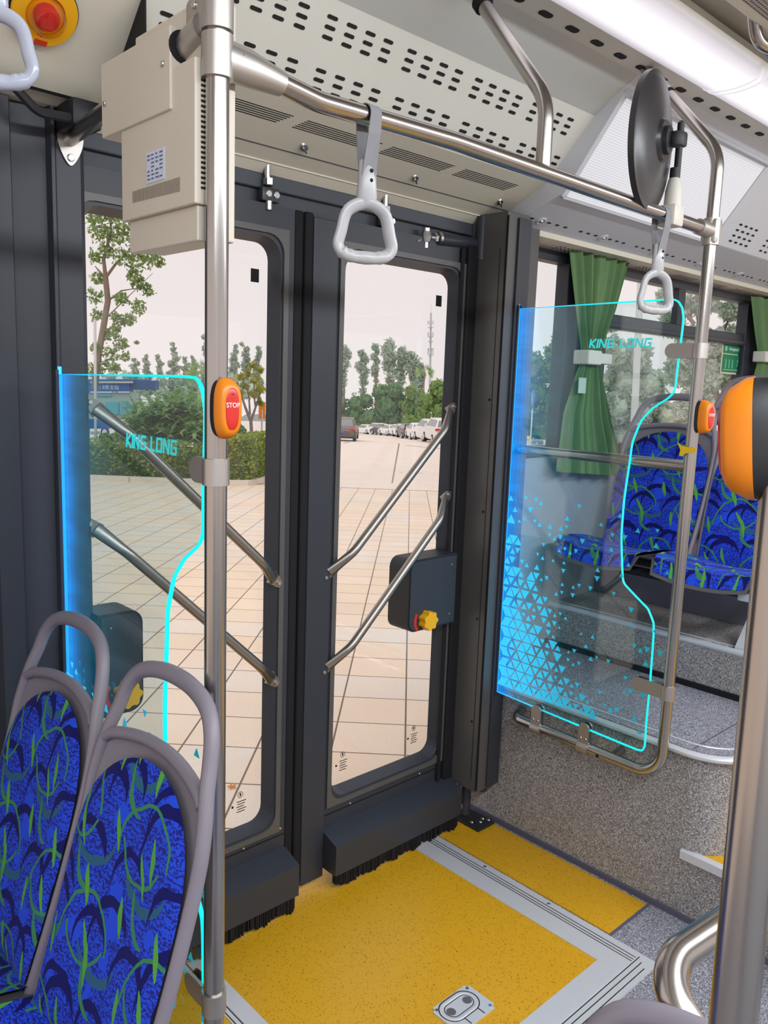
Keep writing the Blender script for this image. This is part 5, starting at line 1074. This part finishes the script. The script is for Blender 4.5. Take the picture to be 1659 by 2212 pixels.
def tree(name, label, blobs, a, leaf, mat, seed, n_per, trunk=None, group=None, core=None, cat='tree', squash=.95, jitter=.6):
    # blobs: (px, py, radius px) on a plane at distance a along the view; crowns get real depth
    rr = random.Random(seed); ctr = PXa(blobs[0][0], blobs[0][1], a); t = thing(name, label, cat, (ctr.x, ctr.y, gz(ctr)), group); pts = []; cm = MB()
    for bx_, by_, br_ in blobs:
        da = a + rr.uniform(-jitter, jitter) * br_ * a / F; c = PXa(bx_, by_, da); r = br_ * FWH(c) / F; pts += blob_pts(c, r, int(n_per * (br_ / 20) ** 1.5) + 12, rr, squash)
        if core:
            n0 = len(cm.bm.verts); bmesh.ops.create_icosphere(cm.bm, subdivisions=3, radius=r * core, matrix=Matrix.Translation(c)); cm.bm.verts.ensure_lookup_table()
            for v in cm.bm.verts[n0:]:
                d = v.co - c; v.co = c + d * (1 + .22 * math.sin(d.x * 9 / r + seed) * math.cos(d.y * 8 / r) + rr.uniform(-.10, .10))
    lo = leaf_mesh('foliage', pts, leaf, mat, t, seed)
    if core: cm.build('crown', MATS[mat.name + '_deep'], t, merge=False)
    if trunk:
        q = MB()
        for path, r0, r1 in trunk:
            P_ = [PXa(x, y, a) for x, y in path]; n = len(P_); q.tube(P_, [r0 + (r1 - r0) * i / (n - 1) for i in range(n)], 8)
        q.build('trunk', bark, t, smooth=True)
    return t
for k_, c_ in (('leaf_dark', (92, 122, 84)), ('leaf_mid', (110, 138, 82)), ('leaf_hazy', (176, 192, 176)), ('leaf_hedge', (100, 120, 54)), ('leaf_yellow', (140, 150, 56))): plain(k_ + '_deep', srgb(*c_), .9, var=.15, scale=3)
# tall tree at the left window
tree('tree', 'tall loose-leaved tree rising at the left door window', [(205, 462, 30), (240, 455, 32), (275, 470, 35), (215, 500, 30), (255, 505, 32), (300, 500, 35), (330, 555, 27), (300, 560, 32), (265, 555, 27), (232, 540, 24), (205, 555, 19), (290, 595, 24), (318, 625, 20), (300, 612, 19), (212, 600, 19), (205, 640, 22), (262, 645, 19), (300, 662, 22), (280, 690, 18), (255, 690, 22), (250, 715, 18), (210, 680, 16), (232, 722, 19), (262, 742, 20), (238, 765, 24), (270, 770, 14), (208, 750, 16), (222, 792, 20), (250, 795, 16), (205, 800, 22), (296, 740, 5), (345, 570, 11)], 22, .12, lf_mid, 11, 105,
     [([(204, 840), (212, 770), (222, 715), (233, 650), (228, 600)], .10, .075), ([(228, 600), (224, 560), (240, 500), (238, 460)], .06, .02), ([(228, 600), (250, 570), (290, 530), (310, 510)], .045, .012), ([(228, 600), (205, 575)], .03, .012), ([(233, 650), (262, 628), (300, 622)], .03, .008), ([(220, 720), (250, 700), (285, 680)], .025, .008), ([(226, 690), (262, 655), (330, 590)], .02, .006)])
# row of slim hazy trees far behind the left window
lab_l = ['short slim tree leftmost in the far row', 'slim pointed tree second in the far row', 'slim tree third in the far row', 'tallest pointed tree left of the thick pole', 'small slim tree right of the pointed one', 'pair of slim tops beside the thick pole', 'tall tree half behind the thick pole', 'tree just right of the thick pole in the far row', 'round-topped tree in the far row', 'last tree of the far row by the door seal']
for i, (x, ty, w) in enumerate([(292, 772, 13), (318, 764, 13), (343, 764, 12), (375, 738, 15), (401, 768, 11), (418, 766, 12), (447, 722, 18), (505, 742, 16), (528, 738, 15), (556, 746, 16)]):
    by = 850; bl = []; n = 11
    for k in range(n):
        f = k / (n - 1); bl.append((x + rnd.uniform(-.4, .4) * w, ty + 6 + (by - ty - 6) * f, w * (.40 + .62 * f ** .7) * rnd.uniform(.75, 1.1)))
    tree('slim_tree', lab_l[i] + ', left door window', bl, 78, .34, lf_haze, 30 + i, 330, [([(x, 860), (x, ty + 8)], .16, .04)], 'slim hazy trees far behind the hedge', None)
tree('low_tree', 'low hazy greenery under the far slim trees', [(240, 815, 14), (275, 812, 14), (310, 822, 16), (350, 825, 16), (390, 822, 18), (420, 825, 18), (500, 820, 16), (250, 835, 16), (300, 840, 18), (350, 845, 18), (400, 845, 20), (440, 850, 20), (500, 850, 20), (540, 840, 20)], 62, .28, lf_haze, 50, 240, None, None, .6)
# kiosk with blue fascia
ka = 31; t = thing('bus_station_kiosk', 'blue bus station kiosk with white lettering behind the hedge', 'kiosk', tuple(AL(ka, -14)))
kp = lambda x, y, d=0.0: PXa(x, y, ka + d)
def slab(name, x0, y0, x1, y1, mat, parent, thick=.25, d=0.0, sk=(0, 0)):
    q = MB(); q.prism([kp(x0, y0, d), kp(x1, y0 + sk[0], d), kp(x1, y1 + sk[1], d), kp(x0, y1, d)], HD * thick); return q.build(name, mat, parent)
slab('fascia', 180, 825, 279, 846, signblue, t, .5); slab('fascia', 279, 822, 335, 842, plain('fascia_dark', srgb(44, 84, 150), .5), t, .5, .1); slab('roof', 178, 819, 287, 828, signblue, t, 2.2, -.05); slab('light_strip', 195, 824, 287, 827.5, plain('strip_cream', srgb(226, 218, 196), .5), t, .06, -.10)
slab('poster_board', 185, 848, 300, 905, signpale, t, .2, .12); slab('base_panel', 180, 905, 236, 926, signblue, t, .2, .1)
for x0, y0, x1, y1 in ((228, 868, 256, 895), (262, 866, 275, 880), (276, 872, 292, 890), (208, 852, 240, 856), (258, 884, 272, 896)): slab('poster_mark', x0, y0, x1, y1, cyan_p, t, .04, .06)
for x in (190, 300): q = MB(); q.tube([kp(x, 846, .3), kp(x, 945, .3)], .08, 8); q.build('post', galv, t)
p_ = kp(239, 837.5, -.06); zax = -HD; xax = LT; yv = Vector((0, 0, 1))
text_mesh('E栋主站', 10.5 * FWH(p_) / F, whitet, 'lettering', t, Matrix(((xax.x, yv.x, zax.x, p_.x), (xax.y, yv.y, zax.y, p_.y), (xax.z, yv.z, zax.z, p_.z), (0, 0, 0, 1))))
q = MB(); c = kp(213, 838, -.05); u_ = FWH(c) / F
for a_, b_ in (((-4, -3), (4, -3)), ((-4, -3), (-4, 2)), ((4, -3), (4, 2)), ((-4, 2), (4, 2)), ((-2.5, 5), (-2.5, 2)), ((2.5, 5), (2.5, 2)), ((0, 4), (0, 2))): q.stroke(c + LT * a_[0] * u_ + Vector((0, 0, a_[1] * u_)), c + LT * b_[0] * u_ + Vector((0, 0, b_[1] * u_)), .8 * u_, .02, -HD)
q.build('pictogram', galv, t)
pa, pb = PXa(207, 1015, 20.5), PXa(205, 690, 20.5); t = thing('white_post', 'thin white post at the left edge of the left door window', 'post', tuple(pa)); q = MB(); q.tube([pa, pb], .035, 10); q.build('tube', galv, t, smooth=True); q = MB(); q.box(-.12, .12, -.02, .02, .9, .98, mat=Matrix.Translation(pa)); q.build('clamp', galv, t)
# split-leaf shrub, hedge
def blades(name, label, spots, a, L_, w, mat, seed, group, per=9, fingers=0):
    rr = random.Random(seed); c0 = PXa(spots[0][0], spots[0][1], a); t = thing(name, label, 'shrub', (c0.x, c0.y, gz(c0)), group); V, Fc = [], []
    for x, y in spots:
        b = PXa(x, y, a + rr.uniform(-.6, .6))
        for i in range(per):
            d = Vector((rr.gauss(0, .8), rr.gauss(0, .8), rr.uniform(.25, 1.2))).normalized(); L2 = L_ * rr.uniform(.6, 1.15); sd = d.cross(Vector((0, 0, 1))).normalized() if abs(d.z) < .98 else Vector((1, 0, 0)); prev = None; p = b.copy(); dv = d.copy()
            for k in range(5):
                ww = w * (.5 + .9 * math.sin(math.pi * (k + .4) / 5.2)); cur = (p - sd * ww / 2, p + sd * ww / 2)
                if prev: n0 = len(V); V += [prev[0], prev[1], cur[1], cur[0]]; Fc.append((n0, n0 + 1, n0 + 2, n0 + 3))
                if fingers and k > 0:
                    for s_ in (-1, 1):
                        tip = p + (sd * s_ + dv * .6).normalized() * L2 * .34 + Vector((0, 0, -.05 * L2)); n0 = len(V); V += [p + dv * .03, p - dv * .03, tip]; Fc.append((n0, n0 + 1, n0 + 2))
                prev = cur; p = p + dv * (L2 / 4); dv = (dv + Vector((0, 0, -.28))).normalized()
    me = bpy.data.meshes.new('leaves'); me.from_pydata(V, [], Fc); me.materials.append(mat); o = bpy.data.objects.new('leaves', me); C.objects.link(o); o.parent = t; o.matrix_parent_inverse = t.matrix_basis.inverted(); return t
rr = random.Random(4)
blades('split_leaf_shrub', 'spiky split-leaved shrub in front of the kiosk', [(rr.uniform(285, 345), rr.uniform(900, 955)) for _ in range(34)], 21.6, .62, .085, lf_palm, 61, 'split-leaved shrubs behind the hedge', 9, 1)
blades('split_leaf_shrub', 'spiky split-leaved shrub next to the thick pole', [(rr.uniform(345, 440), rr.uniform(885, 955)) for _ in range(50)], 21.4, .66, .085, lf_palm, 62, 'split-leaved shrubs behind the hedge', 9, 1)
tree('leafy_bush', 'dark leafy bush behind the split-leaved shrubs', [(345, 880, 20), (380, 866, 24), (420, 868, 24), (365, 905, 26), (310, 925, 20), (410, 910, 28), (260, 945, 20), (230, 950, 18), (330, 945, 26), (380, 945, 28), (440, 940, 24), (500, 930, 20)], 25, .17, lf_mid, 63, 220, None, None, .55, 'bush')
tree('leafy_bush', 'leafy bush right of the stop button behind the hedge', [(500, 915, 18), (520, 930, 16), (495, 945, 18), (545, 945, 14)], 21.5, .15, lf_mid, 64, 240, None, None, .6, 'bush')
def hedge(name, label, a0, a1, l0, l1, h, seed, n):
    rr = random.Random(seed); c = AL((a0 + a1) / 2, (l0 + l1) / 2); t = thing(name, label, 'hedge', tuple(c), 'clipped hedge along the kerb'); pts = []
    for _ in range(n):
        a, l, z = rr.uniform(a0, a1), rr.uniform(l0, l1), rr.uniform(.08, h); k = rr.random()
        if k < .45: a = a0 + rr.uniform(-.06, .06)
        elif k < .7: l = (l1 if rr.random() < .8 else l0) + rr.uniform(-.06, .06)
        else: z = h + rr.uniform(-.05, .08)
        p = AL(a, l, 0); pts.append(p + Vector((0, 0, z + .05 * math.sin(l * 3) )))
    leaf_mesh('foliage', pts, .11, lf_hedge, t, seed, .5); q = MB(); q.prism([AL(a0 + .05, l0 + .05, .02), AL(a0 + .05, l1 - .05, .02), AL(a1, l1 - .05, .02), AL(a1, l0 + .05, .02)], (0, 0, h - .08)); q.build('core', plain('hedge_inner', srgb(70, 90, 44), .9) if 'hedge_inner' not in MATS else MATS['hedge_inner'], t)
HT = PXa(300, 962, 19.6).z - gz(AL(19.6, -6)); 
hedge('hedge', 'clipped green hedge along the kerb, left of the thick pole', 19.45, 21.0, -12, -4.75, max(.55, HT), 71, 5200)
hedge('hedge', 'brighter clipped hedge end right of the thick pole', 19.5, 22.5, -4.9, -3.75, max(.65, PXa(530, 945, 20).z - gz(AL(20, -4))), 72, 2400)
tree('frangipani_tree', 'yellow-leaved small tree right of the stop button', [(520, 815, 11), (535, 808, 11), (550, 822, 12), (562, 840, 11), (530, 835, 11), (548, 850, 10), (562, 870, 9), (520, 850, 9), (560, 800, 12), (545, 790, 10)], 25, .22, lf_yel, 66, 30,
     [([(545, 960), (542, 910), (530, 880), (520, 850)], .06, .03), ([(542, 910), (552, 880), (562, 850)], .045, .02), ([(540, 895), (538, 860), (532, 830)], .035, .015), ([(552, 880), (548, 850), (550, 820)], .03, .012)])
def fan_palm(label, px, py, a, L_, seed):
    rr = random.Random(seed); b = PXa(px, py, a); t = thing('palm', label, 'palm tree', (b.x, b.y, gz(b)), 'palms'); q = MB(); q.tube([Vector((b.x, b.y, gz(b))), b], .10, 8); q.build('trunk', bark, t, smooth=True); V, Fc = [], []
    for i in range(34):
        el = rr.uniform(-.3, 1.4); az = rr.uniform(0, 6.28); d = Vector((math.cos(az) * math.cos(el), math.sin(az) * math.cos(el), math.sin(el))); e = b + d * L_ * .45; s1 = d.orthogonal().normalized()
        for k in range(9):
            f = (k - 4) / 4 * 1.0; dd_ = (d * math.cos(f) + s1 * math.sin(f)).normalized(); tip = e + dd_ * L_ * .6 + Vector((0, 0, -.12 * L_ * abs(f))); w = s1.cross(dd_).cross(dd_).normalized() * .03 * L_; n0 = len(V); V += [e, e + dd_ * L_ * .3 + w, tip, e + dd_ * L_ * .3 - w]; Fc.append((n0, n0 + 1, n0 + 2, n0 + 3))
    me = bpy.data.meshes.new('fronds'); me.from_pydata(V, [], Fc); me.materials.append(lf_palm); o = bpy.data.objects.new('fronds', me); C.objects.link(o); o.parent = t; o.matrix_parent_inverse = t.matrix_basis.inverted()
fan_palm('fan palm beside the thick pole above the split-leaved shrubs', 440, 815, 34, .85, 81); fan_palm('small palm next to the mast beyond the car park', 917, 806, 145, 1.9, 82)
# trees beyond the car park, right door window
gl_ = 'trees beyond the car park'
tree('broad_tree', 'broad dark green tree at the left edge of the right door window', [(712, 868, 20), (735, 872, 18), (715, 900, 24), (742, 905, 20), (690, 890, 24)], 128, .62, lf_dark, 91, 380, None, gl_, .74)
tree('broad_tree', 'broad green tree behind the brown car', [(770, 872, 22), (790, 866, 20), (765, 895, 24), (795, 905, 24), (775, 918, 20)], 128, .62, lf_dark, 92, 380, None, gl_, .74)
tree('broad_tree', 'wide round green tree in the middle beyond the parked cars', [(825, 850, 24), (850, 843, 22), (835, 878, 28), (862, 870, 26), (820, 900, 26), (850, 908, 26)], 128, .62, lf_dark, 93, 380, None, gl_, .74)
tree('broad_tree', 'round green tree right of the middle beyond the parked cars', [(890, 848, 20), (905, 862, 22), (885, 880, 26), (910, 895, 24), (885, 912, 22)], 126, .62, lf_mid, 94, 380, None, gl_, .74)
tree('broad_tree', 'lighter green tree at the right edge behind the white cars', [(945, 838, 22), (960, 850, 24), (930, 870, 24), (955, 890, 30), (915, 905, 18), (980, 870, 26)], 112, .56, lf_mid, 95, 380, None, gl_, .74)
gl2 = 'tall hazy trees far beyond the car park'
def tall(lab, x, ty, w, seed, by=850, cols=1):
    bl = [(x + rnd.uniform(-.35, .35) * w, ty + w * .5 + (by - ty) * f, w * (.55 + .5 * math.sin(math.pi * min(1, .25 + f * .8))) * rnd.uniform(.75, 1.05)) for f in (0, .1, .2, .3, .42, .55, .68, .86)]
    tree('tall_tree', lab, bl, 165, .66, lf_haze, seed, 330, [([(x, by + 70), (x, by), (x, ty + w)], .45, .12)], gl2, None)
tall('tall loose hazy tree leftmost beyond the car park', 742, 748, 18, 101); tall('tall gappy hazy tree second from left beyond the car park', 784, 755, 15, 102); tall('slim tall hazy tree third from left', 812, 744, 11, 103)
tall('tallest dense hazy tree in the middle beyond the car park', 842, 735, 19, 104); tall('hazy tree right of the tallest one', 866, 750, 14, 105); tall('hazy tree with a broad top near the mast', 893, 758, 17, 106); tall('low hazy tree at the foot of the mast', 910, 785, 10, 107)
# lattice mast with antennas
ma = 220; t = thing('phone_mast', 'slim grey antenna mast rising beyond the trees', 'mast', tuple(PXa(928, 880, ma))); mp_ = lambda x, y: PXa(x, y, ma); u_ = FWH(mp_(930, 760)) / F
mg = plain('mast_grey', srgb(176, 178, 186), .6); q = MB(); q.tube([mp_(928, 880), mp_(931, 676)], [2.9 * u_, 1.9 * u_], 10); q.tube([mp_(931, 676), mp_(931, 658)], .35 * u_, 6); q.build('mast', mg, t, smooth=True)
for y in (707, 727, 737, 753, 767): q = MB(); q.tube([mp_(930, y), mp_(930, y + 1.2)], 6.2 * u_, 12); q.build('platform', mg, t)
for y, h in ((697, 8), (722, 9), (759, 14)):
    for k in range(4):
        an = k * math.pi / 2 + .5; q = MB(); c = mp_(930, y) + Vector((math.cos(an), math.sin(an), 0)) * 5.6 * u_; q.box(-1.1 * u_, 1.1 * u_, -.7 * u_, .7 * u_, -h / 2 * u_, h / 2 * u_, mat=Matrix.Translation(c)); q.build('antenna', galv, t)
# cars
def car(label, col, kind, px, py, head, scale=1.0, a=None, group='cars in the car park'):
    g0 = PXg(px, py) if a is None else PXa(px, py, a)
    if a is not None: g0.z = max(gz(g0), g0.z - .25)
    t = thing('car', label, 'car', tuple(g0), group); t.rotation_euler = (0, 0, R(head)); t.scale = (scale,) * 3
    H = {'sedan': 1.45, 'hatch': 1.48, 'suv': 1.70}[kind]; bl = .60 * H if kind != 'suv' else .62 * H; rb = -2.2 if kind != 'hatch' else -1.95; fx = 2.25
    q = MB(); prof = [(rb + .05, .26), (rb - .04, .45), (rb - .02, .72), (rb + .06, bl + .06), (rb + .5, bl + .10), (1.0, bl + .06), (1.9, bl - .10), (fx, bl - .28), (fx + .03, .45), (fx - .05, .24)]
    q.prism([(x, -.88, z) for x, z in prof], (0, 1.76, 0)); bmesh.ops.bevel(q.bm, geom=q.bm.edges[:], offset=.06, segments=2, affect='EDGES'); q.build('body', paint[col], t, smooth=True, local=False)
    cab = {'sedan': [(rb + .45, bl), (rb + 1.15, H - .04), (-.2, H), (.35, H - .04), (1.15, bl)], 'hatch': [(rb + .02, bl), (rb + .42, H - .06), (-.6, H), (.3, H - .04), (1.15, bl)], 'suv': [(rb + .02, bl), (rb + .35, H - .08), (-.6, H), (.3, H - .06), (1.1, bl)]}[kind]
    q = MB(); rows_ = []
    for sgn in (-1, 1): rows_.append([q.bm.verts.new((x, sgn * (.84 if z <= bl + .01 else .64), z)) for x, z in cab])
    A_, B_ = rows_; n = len(A_); q.bm.faces.new(A_); q.bm.faces.new(list(reversed(B_)))
    for i in range(n): q.bm.faces.new((A_[i], B_[i], B_[(i + 1) % n], A_[(i + 1) % n]))
    bmesh.ops.bevel(q.bm, geom=q.bm.edges[:], offset=.035, segments=2, affect='EDGES'); q.build('cabin', paint[col], t, smooth=True, local=False)
    (x0, z0), (x1, z1) = cab[0], cab[1]; lp_ = lambda f: (x0 + (x1 - x0) * f - .02, z0 + (z1 - z0) * f + .015); yw = lambda f: .84 - .20 * f
    q = MB(); f0, f1 = .16, .88; q.prism([(lp_(f0)[0], -yw(f0) + .10, lp_(f0)[1]), (lp_(f0)[0], yw(f0) - .10, lp_(f0)[1]), (lp_(f1)[0], yw(f1) - .08, lp_(f1)[1]), (lp_(f1)[0], -yw(f1) + .08, lp_(f1)[1])], (.03, 0, 0)); q.build('rear_window', carglass, t, local=False)
    for sgn in (-1, 1):
        q = MB(); w = lambda x, z: (x, sgn * (.84 - .20 * (z - bl) / (H - bl) + .012), z); zb, zt = bl + .07, H - .12; xb0 = x0 + (x1 - x0) * .3 + .12; q.prism([w(xb0, zb), w(.92, zb), w(.32, zt), w(x1 + .15, zt)], (0, -sgn * .02, 0)); q.build('side_window', carglass, t, local=False)
        for wx in (rb + .85, 1.40): q = MB(); q.lathe([(.0, -.1), (.31, -.1), (.325, -.07), (.325, .07), (.31, .1), (.0, .1)], frameM((wx, sgn * .80, .325), (0, 1, 0)), 18); ww = q.build('wheel', rubber, t, smooth=True, local=False); q = MB(); q.lathe([(.0, .0), (.20, .0), (.20, .01), (0, .02)], frameM((wx, sgn * .905, .325), (0, sgn, 0)), 14); q.build('hub_cap', galv, ww, local=False)
        q = MB(); q.box(rb - .055, rb + .12, sgn * .86 if sgn < 0 else .50, -.50 if sgn < 0 else .86, bl - .14, bl + .0, .02); q.build('tail_lamp', tail, t, local=False)
        q = MB(); q.box(.75, .9, sgn * .98 if sgn < 0 else .86, -.86 if sgn < 0 else .98, bl + .05, bl + .17, .02); q.build('door_mirror', paint[col], t, local=False)
    q = MB(); q.box(rb - .06, rb - .035, -.23, .23, bl - .20 if kind != 'sedan' else .58, bl - .07 if kind != 'sedan' else .71, .004); q.build('number_plate', plate, t, local=False)
    q = MB(); q.box(rb - .035, rb + .05, -.80, .80, .24, .38, .02); q.build('bumper', blackp, t, local=False); return t
h0_ = 45.0
for lab, col, kd, x, y, a_, hd_ in (
    ('brown saloon car seen from behind on the car park road', 'brown', 'sedan', 741, 950, 52, 1), ('dark car just right of the brown saloon', 'black', 'hatch', 772, 939, 130, 40),
    ('white saloon car beside the dark one, side visible', 'white', 'sedan', 790, 940, 121, 42), ('white car in the middle row, left of the black one', 'white', 'suv', 813, 940, 116, 30), ('black car between the white ones in the middle row', 'black', 'hatch', 826, 941, 110, 28),
    ('white hatchback seen from behind in the parked row', 'white', 'hatch', 842, 943, 104, 22), ('white car just right of the hatchback', 'white', 'hatch', 861, 944, 98, 18), ('white small car left of the dark one by the white saloon', 'white', 'hatch', 871, 948, 87, 14),
    ('dark grey car squeezed left of the white saloon', 'black', 'hatch', 882, 949, 79, 12), ('white saloon car in the right part of the parked row', 'white', 'sedan', 903, 950, 71, 8), ('white off-road car near the right door seal', 'white', 'suv', 929, 951, 61, 12), ('white off-road car cut by the right door frame', 'white', 'suv', 952, 953, 55, 10)):
    car(lab, col, kd, x, y, h0_ + hd_, 1.0, a_)
car('white car half hidden behind the split-leaved shrub', 'white', 'suv', 300, 975, h0_ + 60, 1.0, 40); car('white car glimpsed behind the shrubs next to the thick pole', 'white', 'sedan', 410, 930, h0_ + 80, 1.0, 47); car('white car behind the yellow-leaved tree', 'white', 'sedan', 552, 935, h0_ + 85, 1.0, 46)
a = PXa(566, 885, 27); t = thing('yellow_sign', 'small yellow sign behind the yellow-leaved tree', 'sign', tuple(a)); q = MB(); q.box(-.12, .12, -.02, .02, -.30, .25, mat=Matrix.Translation(a)); q.build('board', orange, t); q = MB(); q.tube([Vector((a.x, a.y, gz(a))), a], .03, 8); q.build('post', galv, t)
# flower and leaf on the paving
a = PXg(501, 1702, .0); t = thing('fallen_flower', 'small orange fallen flower on the paving by the thick pole', 'flower', tuple(a)); q = MB()
for k in range(5): an = k * 1.256; q.prism([a + Vector((0, 0, .004)), a + Vector((math.cos(an - .4) * .016, math.sin(an - .4) * .016, .010)), a + Vector((math.cos(an) * .026, math.sin(an) * .026, .006)), a + Vector((math.cos(an + .4) * .016, math.sin(an + .4) * .016, .010))], (0, 0, .002))
q.build('petals', orange, t)
# ---- seen through the windows on the right
gr = 'trees outside the right windows'
tree('roadside_tree', 'green tree outside the window beside the right post', [(1150, 790, 34), (1120, 820, 30), (1190, 800, 34), (1150, 850, 40), (1200, 870, 40), (1120, 880, 40), (1170, 920, 40), (1215, 930, 34), (1100, 930, 34)], 26, .17, lf_dark, 121, 420, None, gr, .7)
tree('roadside_tree', 'taller tree top above the tied curtain side', [(1215, 735, 26), (1235, 760, 28), (1190, 760, 16), (1250, 800, 34), (1240, 850, 36), (1260, 720, 30)], 29, .18, lf_mid, 122, 420, [([(1245, 960), (1240, 760)], .2, .1)], gr, .6)
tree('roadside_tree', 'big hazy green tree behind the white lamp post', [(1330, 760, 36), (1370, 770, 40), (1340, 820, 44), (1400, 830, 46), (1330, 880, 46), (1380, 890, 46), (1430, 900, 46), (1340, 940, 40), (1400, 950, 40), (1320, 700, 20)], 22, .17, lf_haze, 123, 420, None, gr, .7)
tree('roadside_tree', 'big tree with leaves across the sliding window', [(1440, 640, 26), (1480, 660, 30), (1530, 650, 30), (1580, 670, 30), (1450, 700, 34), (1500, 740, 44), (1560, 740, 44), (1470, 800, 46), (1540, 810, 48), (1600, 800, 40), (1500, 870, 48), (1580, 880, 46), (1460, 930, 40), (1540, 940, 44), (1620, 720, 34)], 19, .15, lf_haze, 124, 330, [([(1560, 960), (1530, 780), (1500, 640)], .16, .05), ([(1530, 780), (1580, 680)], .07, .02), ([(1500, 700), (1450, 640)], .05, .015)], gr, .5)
pa, pb = PXa(1366, 1000, 15), PXa(1386, 560, 15); t = thing('lamp_post', 'white lamp post outside the sliding window', 'lamp post', (pa.x, pa.y, gz(pa))); q = MB(); q.tube([Vector((pa.x, pa.y, gz(pa))), pa, pb], [.075, .07, .055], 14); q.build('post', galv, t, smooth=True)
q = MB(); q.lathe([(.14, 0), (.14, .03), (.08, .06), (.075, .2)], Matrix.Translation((pa.x, pa.y, gz(pa))), 16); q.build('base', galv, t, smooth=True)
for i, x in enumerate((1138, 1183)):
    a = PXa(x, 962, 18); a.z = gz(a); t = thing('bollard', ['white bollard with a yellow ball cap by the blue sign', 'white bollard with a yellow ball cap by the curtain'][i], 'bollard', tuple(a), 'white bollards with yellow caps'); tp = PXa(x, 951, 18).z; u_ = FWH(a) / F
    q = MB(); q.box(-7 * u_, 7 * u_, -7 * u_, 7 * u_, 0, tp - a.z, .01, mat=Matrix.Translation(a)); q.build('post', galv, t); q = MB(); bmesh.ops.create_uvsphere(q.bm, u_segments=18, v_segments=12, radius=5.6 * u_, matrix=Matrix.Translation((a.x, a.y, tp + 4.5 * u_))); q.build('ball_cap', plain('ball_yellow', srgb(226, 188, 90), .4) if 'ball_yellow' not in MATS else MATS['ball_yellow'], t, smooth=True)
pa, pb = PXa(1145, 975, 18.5), PXa(1152, 850, 18.5); pa.z = gz(pa); t = thing('road_sign', 'narrow blue road sign on a thin white pole', 'sign', tuple(pa)); u_ = FWH(pa) / F; q = MB(); q.tube([pa, pb], 1.6 * u_, 8); q.build('pole', galv, t, smooth=True); c = PXa(1152, 862, 18.4); M = frameM(c, (-.735, .677, 0), (0, 0, 1)); q = MB(); q.lathe([(0, 0), (20 * u_, 0), (20 * u_, .02), (0, .02)], M, 24); q.build('plate', signblue, t); q = MB(); q.stroke(c - Vector((0, 0, 9 * u_)), c + Vector((0, 0, 10 * u_)), 4 * u_, .03, (-.735, .677, 0)); q.build('arrow', galv, t)
t = thing('guard_rail', 'grey guard rail behind the yellow-capped bollards', 'rail', tuple(PXa(1160, 960, 20))); q = MB()
for y in (952, 960): q.tube([PXa(1085, y - 2, 20.5), PXa(1235, y + 4, 20.5)], .05, 8)
q.build('rails', plain('rail_grey', srgb(130, 140, 150), .5), t)
for x in (1100, 1160, 1220): p = PXa(x, 962, 20.5); q = MB(); q.tube([Vector((p.x, p.y, gz(p))), PXa(x, 950, 20.5)], .04, 8); q.build('post', galv, t)
